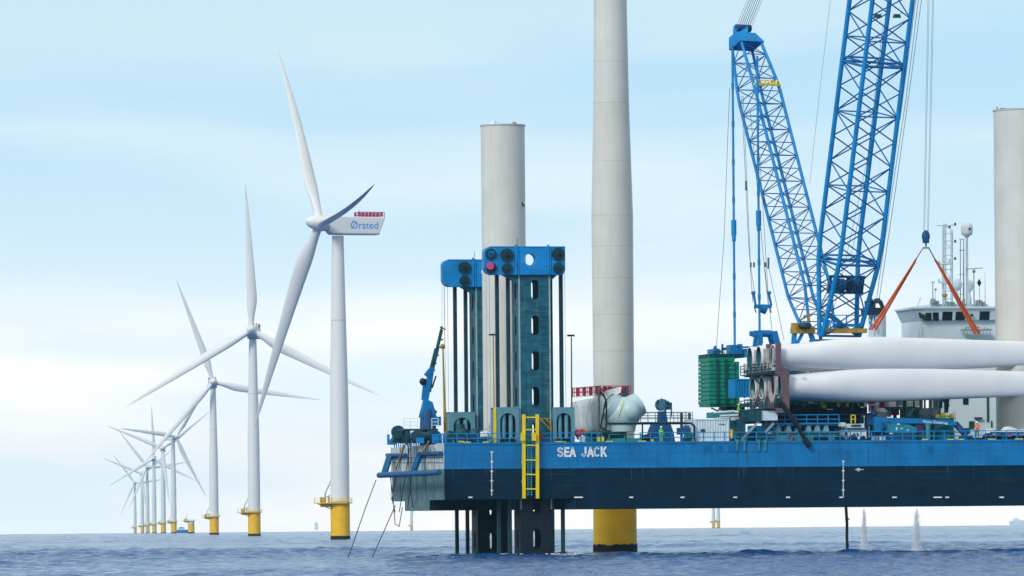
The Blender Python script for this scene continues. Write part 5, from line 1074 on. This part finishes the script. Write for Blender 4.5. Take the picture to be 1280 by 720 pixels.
clutter('turbine_genset', 'rounded teal engine casing below the folded blue boom', 'generator', [('casing', M_cyan, [('p', ((1110, 541), (1110, 530.5), (1136, 530.5), (1146, 535), (1146, 541)), 1.8, 2.0)]), ('skid', M_dblue, [('b', 1110, 542, 1146, 552, 1.6, 2.2), ('b', 1120, 541, 1140, 545, 1.5, 0.3)]), ('detail', M_cont, [('b', 1120, 534, 1122, 538, 1.7, 0.1), ('b', 1126, 535, 1128.5, 536.5, 1.7, 0.1), ('b', 1134, 537, 1136, 539, 1.7, 0.1)])])
clutter('purple_bin', 'dark purple bin between the teal casing and teal tank', 'bin', [('body', mat('dark_purple', (0.06, 0.015, 0.10), 0.6), [('p', ((1146, 541), (1148.5, 531), (1155, 531), (1155, 541)), 2.2, 1.2)]), ('stand', M_dteal, [('b', 1146, 541, 1156, 552, 2.2, 1.2)])])
for px, lab in ((1092, 'cream drum, left of the two small drums under the folded boom'), (1101.5, 'pale grey drum, right of the two small drums under the folded boom')):
    clutter('small_drum', lab, 'drum', [('body', M_rackw if px < 1095 else M_cont, [('c', px, 545, 552, 1.0, 0.24), ('c', px + 4, 545, 552, 1.0, 0.15)]), ('lid', M_dteal, [('c', px, 544.6, 545.2, 1.0, 0.2)])], group='small drums under the folded boom')
clutter('vertical_pipe', 'teal upright pipe left of the big teal tank', 'pipe', [('pipe', M_seag, [('c', 1160, 530, 552, 2.0, 0.28), ('c', 1160, 529, 531, 2.0, 0.36)]), ('valve', M_black, [('b', 1164, 534, 1167.5, 552, 2.4, 0.8)])])
clutter('teal_tank', 'big round teal tank with yellow fittings on top', 'tank', [('shell', M_cyan, [('c', 1180, 523, 552, 5.5, 1.12)]), ('band', M_seag, [('c', 1180, 540, 540.8, 5.5, 1.14), ('c', 1180, 522.6, 524, 5.5, 1.2), ('c', 1180, 533.5, 534, 5.5, 1.135)]), ('top_fitting', M_yell, [('t', 1170, 519.5, 1192, 520.5, 5, 0.12), ('s', 1171, 521, 4.8, 0.2, (1, 1, 1)), ('s', 1179, 519.5, 4.8, 0.33, (1, 1, 1)), ('s', 1189, 520, 4.8, 0.28, (1, 1, 1)), ('l', 1174, 521, 1180, 517, 5, 0.15), ('l', 1192, 515, 1192, 530, 5, 0.06), ('l', 1194, 515, 1194, 530, 5, 0.06)]), ('ladder', M_ropew, [('l', 1192, 535, 1202, 536, 4, 0.07), ('l', 1192, 540, 1202, 541, 4, 0.07), ('l', 1192, 545, 1202, 546, 4, 0.07), ('l', 1192, 549, 1202, 549, 4, 0.07)])])
clutter('pump_skid', 'grey green pump and pipe skid under the lower blade, left of the white deckhouse', 'machine', [('block', M_seag, [('b', 1134, 508, 1143, 522, 12, 2), ('b', 1150, 510, 1176, 521, 12, 2), ('b', 1144, 512, 1150, 523, 12.5, 2)]), ('pipe', M_grey, [('t', 1152, 498, 1152, 512, 11.5, 0.15), ('t', 1156, 497, 1156, 512, 11.5, 0.12), ('t', 1163, 499, 1163, 512, 11.5, 0.2), ('t', 1168, 498, 1168, 512, 11.5, 0.15), ('t', 1149, 497, 1156, 498, 11.5, 0.15), ('t', 1172, 501, 1172, 514, 11.5, 0.18), ('s', 1156, 517, 11.6, 0.7, (1, 1, 1)), ('s', 1167, 517, 11.6, 0.6, (1, 1, 1)), ('l', 1136, 520, 1142, 510, 11.5, 0.2)]), ('post', M_dteal, [('b', 1130, 495, 1133, 552, 13, 0.5), ('b', 1142, 501, 1143.5, 518, 11.5, 0.2), ('b', 1150, 500, 1151.5, 512, 11.5, 0.2), ('b', 1134, 522, 1176, 552, 13, 2), ('b', 1171, 500, 1178, 510, 14, 1), ('b', 1182, 496, 1185, 516, 13, 0.6), ('l', 1186, 494, 1184, 514, 12, 0.2), ('l', 1176, 496, 1186, 508, 12, 0.3)])])
clutter('beige_crate', 'cream storage crate seen between pump pipes under the lower blade', 'crate', [('body', mat('cream_paint', (0.62, 0.60, 0.55), 0.6), [('b', 1134, 498, 1150, 508, 16, 2), ('b', 1111, 496, 1129, 508.5, 18, 2)]), ('frame', M_dteal, [('l', 1121, 499, 1128, 499, 17.8, 0.12), ('l', 1121, 503, 1128, 503, 17.8, 0.12), ('l', 1121, 496, 1121, 508, 17.8, 0.12), ('b', 1112, 508.5, 1150, 512, 18, 2), ('b', 1128, 512, 1131, 552, 18, 1)])])
# tarp sheeted pile at the foot of the right tower section
clutter('sheeted_frames', 'blue frames under a pale loose sheet at the foot of the right tower section', 'frame', [('frame', M_dblue, [('l', 1238, 541, 1280, 541, 1.2, 0.2), ('l', 1238, 551, 1300, 551, 1.2, 0.2), ('l', 1239, 541, 1239, 552, 1.2, 0.25), ('l', 1254, 541, 1254, 552, 1.2, 0.35), ('l', 1272, 541, 1272, 552, 1.2, 0.3), ('b', 1240, 543, 1300, 552, 2.6, 1.5), ('l', 1280, 541, 1310, 541, 1.2, 0.2)]), ('sheet', M_tarp, [('p', ((1237, 541), (1240, 536), (1246, 538), (1256, 540), (1263, 533), (1266, 534), (1275, 538), (1286, 536), (1310, 538), (1310, 541)), 1.4, 2.5)]), ('red_hose', M_red, [('s', 1245, 544, 1.3, 0.18, (1, 1, 1)), ('s', 1262, 545, 1.3, 0.22, (1, 1, 1))])])
clutter('dark_reel', 'dark hose reel beside the standing orange jacketed worker', 'reel', [('reel', M_black, [('d', 1235, 547, 1.6, 0.5, 0.6), ('b', 1213, 547, 1231, 552, 1.6, 1.0)]), ('mat', M_yell, [('b', 1240, 551, 1245, 552.5, 1.0, 0.3)])])
clutter('deck_box_row', 'low dark boxes and fittings along the deck behind the blue rail near the white container', 'boxes', [('box', M_dteal, [('b', 912, 541, 921, 552, 3, 1), ('b', 934, 540, 950, 552, 4, 1.5)]), ('panel', M_blue, [('b', 937, 532, 953, 551, 5, 1), ('b', 958, 530, 968, 541, 5, 1)])])

# ------------------------------------------------------------------ white deckhouse with bridge, masts and radomes
v = 22.0
dh = thing('bridge_deckhouse', 'white deckhouse with slanted bridge windows behind the blades', 'deckhouse', (U(1200, v), v, DECK))
P3 = lambda x, y, vv=v: (BP(x, y, vv).x, BP(x, y, vv).z)
mb = MB(); x0 = U(1151, v); x1 = U(1262, v); zb_, zt_ = Z(416, 1200, v), Z(388, 1200, v)
blk(mb, 1151, 400, 1275, 470, v, 8); mb.box((U(1189, v), v, DECK), (U(1262, v), v + 8, Z(470, 1200, v))); mb.box((U(1186, v) , v + 2, DECK), (U(1189, v), v + 8, Z(440, 1200, v)))
# slanted bridge front
fl = [(U(1151, v), v), (U(1158, v), v - 0.5), (U(1262, v), v - 0.5), (U(1262, v), v + 8), (U(1151, v), v + 8)]
tl = [(U(1144.5, v), v), (U(1153, v), v - 0.9), (U(1262, v), v - 0.9), (U(1262, v), v + 8), (U(1144.5, v), v + 8)]
z1, z2 = Z(400, 1200, v), Z(386, 1200, v); n = 5
mb.add([(x, y, z1) for x, y in fl] + [(x, y, z2) for x, y in tl], [(i, (i + 1) % n, (i + 1) % n + n, i + n) for i in range(n)] + [tuple(range(n, 2 * n)), tuple(reversed(range(n)))])
hs_ = mb.build('house', M_ship, dh)
mb = MB(); z3, z4 = Z(386, 1200, v) + 0.003, Z(383.5, 1200, v); mb.slab([(U(1144, v) - 0.1, v - 0.3), (U(1150, v), v - 1.1), (U(1263, v), v - 1.1), (U(1263, v), v + 8.2), (U(1144, v) - 0.1, v + 8.2)], z3, z4)
blk(mb, 1163, 380, 1235, 384, v + 1, 6); mb.build('roof', M_ship, dh)
for xa, xb, ya, yb in ((1157, 1164.5, 391, 401), (1166, 1173.5, 390.5, 401), (1178.5, 1191, 389.5, 400.5), (1195, 1207, 389.5, 400.5), (1225, 1237.5, 389, 400)):
    mb = MB(); k1 = 0.9; k2 = 0.62; a_ = BP(xa, ya, v - 0.86); b_ = BP(xb, yb, v - 0.6)
    zA, zB = a_.z, b_.z; f_ = lambda z: v - 0.5 - 0.4 * (z - z1) / (z2 - z1)
    xs0, xs1 = a_.x, BP(xb, ya, v - 0.86).x; sl_ = -0.12 if xa < 1175 else 0
    mb.add([(xs0 - sl_, f_(zB) - 0.03, zB), (xs1 - sl_, f_(zB) - 0.03, zB), (xs1, f_(zA) - 0.03, zA), (xs0, f_(zA) - 0.03, zA), (xs0 - sl_, f_(zB) + 0.02, zB), (xs1 - sl_, f_(zB) + 0.02, zB), (xs1, f_(zA) + 0.02, zA), (xs0, f_(zA) + 0.02, zA)], [(0, 1, 2, 3), (7, 6, 5, 4), (0, 4, 5, 1), (1, 5, 6, 2), (2, 6, 7, 3), (3, 7, 4, 0)])
    wd_ = mb.build('window', M_glass, hs_)
for xa, ya, xb, yb in ((1146.5, 391, 1149, 398), (1150.5, 393, 1153.5, 400.5)):
    mb = MB(); A1 = Vector((U(xa, v), v - 0.25, Z(ya, xa, v))); 
    mb.prism([P3(xa, ya), P3(xb, ya), P3(xb + 2, yb), P3(xa + 2, yb)], v - 0.75, v - 0.3); mb.build('side_window', M_glass, hs_)
mb = MB(); q = BP(1215, 394, v - 0.9); mb.tube((q.x, v - 0.95, q.z), (q.x, v - 0.7, q.z), 0.16, 0.16, 10); mb.build('porthole', M_glass, hs_)
for xa, xb, ya, yb in ((1204, 1210.5, 496.5, 505.5),): mb = MB(); blk(mb, xa, ya, xb, yb, v - 0.08, 0.1); mb.build('lower_window', M_glass, hs_)
mb = MB(); blk(mb, 1211.5, 526.5, 1218, 536, v - 0.08, 0.1); blk(mb, 1234, 493, 1236, 527, v - 0.12, 0.2); blk(mb, 1219, 521.5, 1228, 523.5, v - 0.4, 0.5); blk(mb, 1239, 526, 1240.5, 534, v - 0.1, 0.2); mb.build('wall_fitting', M_dgreen, hs_)
mb = MB(); blk(mb, 1205, 411, 1240, 413, v - 2, 1.5); mb.bar(BP(1203, 417, v - 2), BP(1208, 409, v - 2), 0.15); mb.bar(BP(1208, 409, v - 2), BP(1225, 409, v - 2), 0.12)
for k in range(9): px = 1205 + k * 4; mb.bar(BP(px, 417, v - 2), BP(px + 2, 409 + (k % 3), v - 2), 0.10)
mb.build('bridge_wing_gear', M_grey, dh)
mb = MB(); rail(mb, U(1138, v), U(1151, v), v - 0.3, Z(418, 1145, v), 1.1, 0.5, 2, 0.035); mb.build('wing_railing', M_mark, dh)
# lattice mast
mb = MB(); vs4 = [(1178.2, 0), (1181.0, 0), (1189.5, 0), (1191.5, 0)]
def mv(px, py, dv=2.0): return BP(px, py, v + dv)
for px, dv in ((1178.8, 2.0), (1181.5, 3.2)): mb.tube(mv(px, 381, dv), mv(px, 281, dv), 0.13, 0.13, 8)
for px, dv in ((1188.6, 2.0), (1190.6, 3.2)): mb.tube(mv(px, 381, dv), mv(px, 287, dv), 0.08, 0.08, 8)
for py in range(292, 381, 9):
    mb.tube(mv(1178.8, py), mv(1188.6, py), 0.05, 0.05, 5); mb.tube(mv(1181.5, py, 3.2), mv(1190.6, py, 3.2), 0.05, 0.05, 5); mb.tube(mv(1178.8, py), mv(1181.5, py, 3.2), 0.04, 0.04, 5); mb.tube(mv(1188.6, py), mv(1190.6, py, 3.2), 0.04, 0.04, 5)
    if (py // 9) % 2: mb.tube(mv(1178.8, py), mv(1188.6, py + 9), 0.04, 0.04, 5)
mb.tube(mv(1171, 281.8), mv(1194, 281.5), 0.07, 0.07, 6); mb.tube(mv(1179.5, 282), mv(1179.5, 278.5), 0.04, 0.04, 5); mb.bar(mv(1180, 281), mv(1186, 283), 0.25)
for py in (330, 353): mb.tube(mv(1175, py, 1.4), mv(1187.5, py, 1.4), 0.12, 0.12, 6); mb.bar(mv(1174, py + 1, 1.4), mv(1174, py - 4, 1.4), 0.22); mb.bar(mv(1187.5, py + 1, 1.4), mv(1187.5, py - 5, 1.4), 0.22)
for py in (281, 302, 324): mb.tube(mv(1190, py), mv(1194, py), 0.05, 0.05, 5)
msx = mb.build('lattice_mast', M_ship, dh)
mb = MB()
for px, py in ((1194, 280), (1187, 284), (1194, 301.5), (1194, 323), (1187.5, 326), (1174, 328), (1187.5, 349), (1174, 351)): mb.tube(mv(px, py + 1.6), mv(px, py - 1.6), 0.14, 0.10, 6)
mb.build('navigation_light', M_black, msx)
mb = MB(); mb.tube(mv(1209, 384, 1), mv(1208.5, 297, 1), 0.17, 0.14, 10); mb.tube(mv(1208.5, 297, 1), mv(1208.6, 293, 1), 0.16, 0.55, 14); rm = mb.build('radome_pole', M_ship, dh)
mb = MB(); q = mv(1208.6, 293.5, 1); mb.lathe([(0.2, -0.2), (0.62, 0.0), (0.70, 0.35), (0.71, 0.9), (0.62, 1.2), (0.40, 1.4), (0.05, 1.48)], q, n=20); mb.build('radome', M_mark, rm)
mb = MB(); mb.box((q.x + 0.0, q.y - 0.76, q.z + 0.55), (q.x + 0.3, q.y - 0.66, q.z + 0.78)); mb.build('radome_badge', M_dteal, rm)
mb = MB(); q = mv(1196.5, 360, 0.5); mb.lathe([(0.2, -0.3), (0.5, -0.05), (0.56, 0.35), (0.5, 0.75), (0.3, 1.0), (0.04, 1.08)], q, n=16); mb.tube(q - Vector((0, 0, 0.2)), mv(1196.8, 383, 0.5), 0.12, 0.12, 8); q = mv(1212, 361, 3); mb.lathe([(0.2, -0.3), (0.4, -0.05), (0.45, 0.35), (0.4, 0.75), (0.2, 1.0), (0.04, 1.05)], q, n=16); mb.tube(q - Vector((0, 0, 0.2)), mv(1212.5, 383, 3), 0.12, 0.12, 8); mb.build('small_radome', M_ship, dh)
mb = MB()
for px in (1200.5, 1204.5): mb.tube(mv(px, 383, 0.6), mv(px, 299, 0.6), 0.06 if px < 1203 else 0.11, 0.05, 6)
for py in (299, 313, 343, 355, 368): mb.tube(mv(1199, py, 0.6), mv(1206, py, 0.6), 0.04, 0.04, 5)
mb.tube(mv(1217.5, 383, 0.6), mv(1217.3, 337, 0.6), 0.08, 0.06, 6); mb.bar(mv(1208, 336.5, 0.6), mv(1228, 335, 0.6), 0.10); mb.sphere(mv(1217.3, 339, 0.6), 0.22, 8, 6)
mb.tube(mv(1231.5, 383, 0.6), mv(1231.3, 340, 0.6), 0.05, 0.02, 5); mb.tube(mv(1166, 383, 0.2), mv(1166, 353, 0.2), 0.07, 0.05, 6); mb.bar(mv(1164, 352.6, 0.2), mv(1168.5, 352.6, 0.2), 0.10); mb.bar(mv(1164, 376, 0.2), mv(1168, 376, 0.2), 0.5); mb.tube(mv(1169, 383, 0.2), mv(1169, 360, 0.2), 0.04, 0.03, 5); mb.sphere(mv(1169.5, 362, 0.2), 0.15, 6, 5); mb.tube(mv(1146, 384, 0.2), mv(1151, 372, 0.2), 0.03, 0.03, 4)
rg = random.Random(9)
for k in range(26):
    px = 1163 + rg.random() * 72; h_ = rg.uniform(3, 13); mb.tube(mv(px, 384, rg.uniform(-0.5, 3)), mv(px + rg.uniform(-1, 1), 384 - h_, 0.5), 0.05, 0.04, 5)
for px, h_, w_ in ((1172, 8, 0.5), (1186, 7, 0.9), (1191, 6, 0.6), (1224, 9, 0.7), (1231, 7, 0.4)): blk(mb, px - 2, 384 - h_, px - 2 + w_ * 8, 384, v + 0.5, 1)
mb.build('antenna', M_grey, dh)
mb = MB(); q = mv(1224, 353.5, 0.3); mb.lathe([(0.03, -0.45), (0.28, 0), (0.03, 0.45)], q, n=10, cap=False); mb.tube(q - Vector((0, 0, 0.4)), mv(1224.5, 380, 0.3), 0.03, 0.03, 5); mb.build('day_shape', M_black, dh)
mb = MB(); mb.lathe([(0.05, -0.3), (0.32, -0.15), (0.35, 0.1), (0.1, 0.2)], mv(1181, 369, 0.4), n=10); mb.build('brass_horn', M_ochre, dh)
# white funnel with dark winch top
fn = thing('white_funnel', 'white round pedestal with black winch top right of the boom foot', 'pedestal', (U(1096, 24), 24, DECK))
mb = MB(); q = BP(1096.5, 393, 24); mb.lathe([(1.02, DECK - q.z), (1.02, 0)], q, n=28); mb.build('shell', M_ship, fn)
mb = MB(); blk(mb, 1083, 384.5, 1107.3, 393, 22.8, 2.4); blk(mb, 1085, 378, 1094, 385, 23, 1.5); mb.tube(BP(1082, 380, 23.2), BP(1091, 376, 23.2), 0.35, 0.35, 8); mb.tube(BP(1093, 376.5, 23.2), BP(1100, 375.5, 23.2), 0.3, 0.3, 8); mb.bar(BP(1100, 376, 23.2), BP(1104, 386, 23.2), 0.4); mb.bar(BP(1093, 393, 22.6), BP(1094, 412, 22.6), 0.1); mb.bar(BP(1090, 393, 22.6), BP(1088, 412, 22.6), 0.1); mb.build('winch_top', mat('winch_navy', (0.008, 0.035, 0.07), 0.5, 0.3, 2), fn)

# ------------------------------------------------------------------ people on deck
def person(base_b, label, jacket, helmet, face=-1.57, lean=0.0, arms='down', trousers=None):
    t = tag(bpy.data.objects.new('person', None), label, 'person', None); COL.objects.link(t); t.location = B2W(base_b); t.rotation_euler.z = AL + face + 1.57
    J = {'pel': (0, 0, 0.95), 'waist': (0, 0, 1.08), 'chest': (0, -lean * 0.5, 1.34), 'neck': (0, -lean * 0.7, 1.50), 'head': (0, -lean, 1.66), 'top': (0, -lean, 1.74)}
    vs = list(J.values()); rad = [0.17, 0.155, 0.19, 0.07, 0.105, 0.08]; ed = [(0, 1), (1, 2), (2, 3), (3, 4), (4, 5)]
    for s in (-1, 1):
        o = len(vs); vs += [(0.10 * s, 0, 0.88), (0.13 * s, -0.02 * s, 0.50), (0.14 * s, 0.03 * s, 0.09), (0.14 * s, -0.13, 0.04)]; rad += [0.11, 0.075, 0.05, 0.05]; ed += [(0, o), (o, o + 1), (o + 1, o + 2), (o + 2, o + 3)]
        o = len(vs); el = (0.30 * s, 0.02, 1.14); ha = (0.31 * s, -0.10, 0.90)
        if arms == 'rail': el = (0.27 * s, -0.12, 1.16); ha = (0.20 * s, -0.40, 1.12)
        vs += [(0.21 * s, -lean * 0.5, 1.42), el, ha, (ha[0], ha[1] - 0.03, ha[2] - 0.09)]; rad += [0.075, 0.055, 0.04, 0.04]; ed += [(2, o), (o, o + 1), (o + 1, o + 2), (o + 2, o + 3)]
        for f in range(4):
            o2 = len(vs); fx = ha[0] - 0.03 + f * 0.02; vs += [(fx, ha[1] - 0.05, ha[2] - 0.13 - 0.01 * (f in (1, 2))), (fx, ha[1] - 0.07, ha[2] - 0.17)]; rad += [0.009, 0.008]; ed += [(o + 3, o2), (o2, o2 + 1)]
        o2 = len(vs); vs += [(ha[0] - 0.05 * s, ha[1] - 0.06, ha[2] - 0.09)]; rad += [0.010]; ed += [(o + 2, o2)]
    me = bpy.data.meshes.new('body'); me.from_pydata(vs, ed, []); o = bpy.data.objects.new('body', me); COL.objects.link(o)
    sk = o.modifiers.new('skin', 'SKIN'); 
    for i, r_ in enumerate(rad): me.skin_vertices[0].data[i].radius = (r_, r_ * (0.72 if i < 3 else 1.0))
    me.skin_vertices[0].data[0].use_root = True
    o.modifiers.new('sub', 'SUBSURF').levels = 1; bpy.context.view_layer.update()
    m2 = bpy.data.meshes.new_from_object(o.evaluated_get(bpy.context.evaluated_depsgraph_get())); bpy.data.objects.remove(o)
    m2.materials.clear()
    for q in (trousers or M_navy, jacket, M_skin, M_black): m2.materials.append(q)
    for p in m2.polygons:
        z = p.center.z; p.use_smooth = True; hand = abs(p.center.x) > 0.17 and (z < 0.90 if arms == 'down' else p.center.y < -0.40)
        p.material_index = 2 if (z > 1.50 or hand) else 1 if (z > 0.90 or abs(p.center.x) > 0.23) else 3 if z < 0.13 else 0
    bo = bpy.data.objects.new('body', m2); COL.objects.link(bo); bo.parent = t
    mb = MB(); mb.lathe([(0.155, 0), (0.14, 0.02), (0.125, 0.08), (0.08, 0.13), (0.01, 0.15)], (0, -lean, 1.70), n=14); mb.build('helmet', helmet, t, org=Vector())
    mb = MB(); mb.lathe([(0.205, 0), (0.205, 0.05)], (0, -lean * 0.3, 1.2), n=14, cap=False); mb.build('reflective_band', M_mark, t, org=Vector())
    mb = MB(); mb.sphere((0, -lean - 0.105, 1.645), 0.018, 6, 5); mb.build('nose', M_skin, t, org=Vector())
    for s in (-1, 1): mb = MB(); mb.sphere((0.035 * s, -lean - 0.09, 1.675), 0.012, 6, 5); mb.build('eye', M_black, t, org=Vector())
person((U(826.5, 1.6), 1.6, DECK), 'worker in green hi-vis suit and pale helmet at the foot of the deck winch', M_hiviz, M_mark, face=-1.2, trousers=M_hiviz)
q = BP(923.5, 525, 1.5); person((q.x, 1.5, q.z), 'worker in green hi-vis jacket on the ledge beside the blade rack', M_hiviz, M_yell, face=-0.6)
person((U(1057.5, 0.9), 0.9, DECK), 'worker in blue overall with lime green helmet at the deck rail', M_dblue, M_hiviz, arms='rail', lean=0.05, trousers=M_dblue)
q = BP(1221.5, 547, 2.2); person((q.x, 2.2, q.z), 'worker in orange jacket and dark trousers with white helmet by the deckhouse', M_hivo, M_mark, face=-2.0)
clutter('worker_step', 'low dark step the orange jacketed worker stands on', 'step', [('tread', M_dteal, [('b', 1216, 547.2, 1228, 552, 1.8, 0.9)])])
clutter('ledge_bracket', 'small teal ledge left of the blade rack carrying a green suited worker', 'ledge', [('plate', M_dteal, [('b', 916, 525.2, 931, 527, 1.0, 1.2), ('l', 919, 527, 919, 551, 1.6, 0.2)])])

# ------------------------------------------------------------------ cables, hose and water jets
for pts, lab in ((((470, 600), (455, 640), (434, 697)), 'thin black mooring cable, left of the two under the stern'), (((494, 632), (480, 664), (463, 698)), 'thin black mooring cable, right of the two under the stern')):
    a_ = W(*pts[0], 648); c_ = W(*pts[2], 590); m1 = W(*pts[1], 625); t = thing('mooring_cable', lab, 'cable', c_, 'mooring cables under the stern', world=True); mb = MB(); mb.path([a_, a_.lerp(m1, 0.5), m1, c_ - Vector((0, 0, 0.3))], 0.055, 5)
    mb.build('cable', M_black, t, org=c_)
hp = thing('discharge_hose', 'black hose hanging from the hull bottom into the sea', 'hose', BP(1058.5, 690, 3)); mb = MB(); mb.path([BP(1057.5, 634, 3), BP(1058.8, 655, 3), BP(1058.6, 670, 3), BP(1059.6, 696, 3)], 0.17, 8); mb.tube(BP(1058.9, 648, 3), BP(1059.0, 650, 3), 0.25, 0.25, 8); mb.tube(BP(1059.3, 681, 3), BP(1059.5, 682, 3), 0.25, 0.25, 8); mb.build('hose', M_black, hp)
for px, wd, lab in ((1080, 0.75, 'thin white water jet falling from the hull, next to the black hose'), (1146, 1.0, 'wider white water jet falling from the hull, right of the thin one')):
    v = -0.45; rg = random.Random(px); t = thing('water_jet', lab, 'water jet', BP(px, 690, v))
    mb = MB()
    for k in range(260):
        y0 = 634 + 50 * rg.random() ** 0.75; ln = rg.uniform(2, 9); f0 = (y0 - 634) / 56; f1 = min(1, (y0 + ln - 634) / 56)
        s_ = rg.gauss(0, 0.42); x_ = lambda f: px - 2.2 * f * (1 if px > 1100 else 0.3) + s_ * (2.2 + 3.6 * f) * wd
        mb.tube(BP(x_(f0), y0, v + rg.uniform(-0.3, 0.3)), BP(x_(f1) + rg.uniform(-0.3, 0.3), min(y0 + ln, 691), v + rg.uniform(-0.3, 0.3)), 0.01, rg.uniform(0.012, 0.035) * wd, 5)
    for k in range(2600): f = rg.random() ** 0.42; s_ = rg.gauss(0, 0.5); c_ = BP(px + s_ * (2.2 + 4.4 * f) * wd, 634 + 57 * f, v + rg.uniform(-0.4, 0.4)); q_ = rg.uniform(0.012, 0.045); mb.add([c_ + Vector((q_, 0, 0)), c_ + Vector((-q_, 0, 0)), c_ + Vector((0, q_, 0)), c_ + Vector((0, -q_, 0)), c_ + Vector((0, 0, q_ * 2)), c_ + Vector((0, 0, -q_))], [(0, 2, 4), (2, 1, 4), (1, 3, 4), (3, 0, 4), (2, 0, 5), (1, 2, 5), (3, 1, 5), (0, 3, 5)])
    for k in range(160): a_ = rg.random() * 6.28; c_ = BP(px - 1, 690, v); rr = abs(rg.gauss(0, 0.9)); mb.sphere((c_.x + rr * math.cos(a_), c_.y + rr * math.sin(a_), rg.uniform(0.0, 0.22)), rg.uniform(0.03, 0.10), 6, 4, (1.6, 1.6, 0.5))
    mb.build('spray', M_spray, t)

fm = MB(); rg = random.Random(12)
for cx_, cy_, rx, n_ in [(U(671, 3), 2.5, 2.6, 150), (U(616, 28), 27.5, 2.6, 90), (19.0 + 0.6, 44.5, 3.3, 60)]:
    for k in range(n_):
        a_ = rg.random() * 6.28; rr = rx * rg.uniform(0.75, 1.7); p_ = B2W((cx_ + rr * math.cos(a_) * 1.3, cy_ + rr * math.sin(a_), 0)); w_ = rg.uniform(0.04, 0.14)
        fm.sphere((p_.x, p_.y, rg.uniform(-0.02, 0.22)), w_, 6, 4, (2.0, 1.5, 0.5))
fo = fm.build('foam', M_spray); tag(fo, 'white foam flecks washing round the legs and the yellow base', kind='stuff')
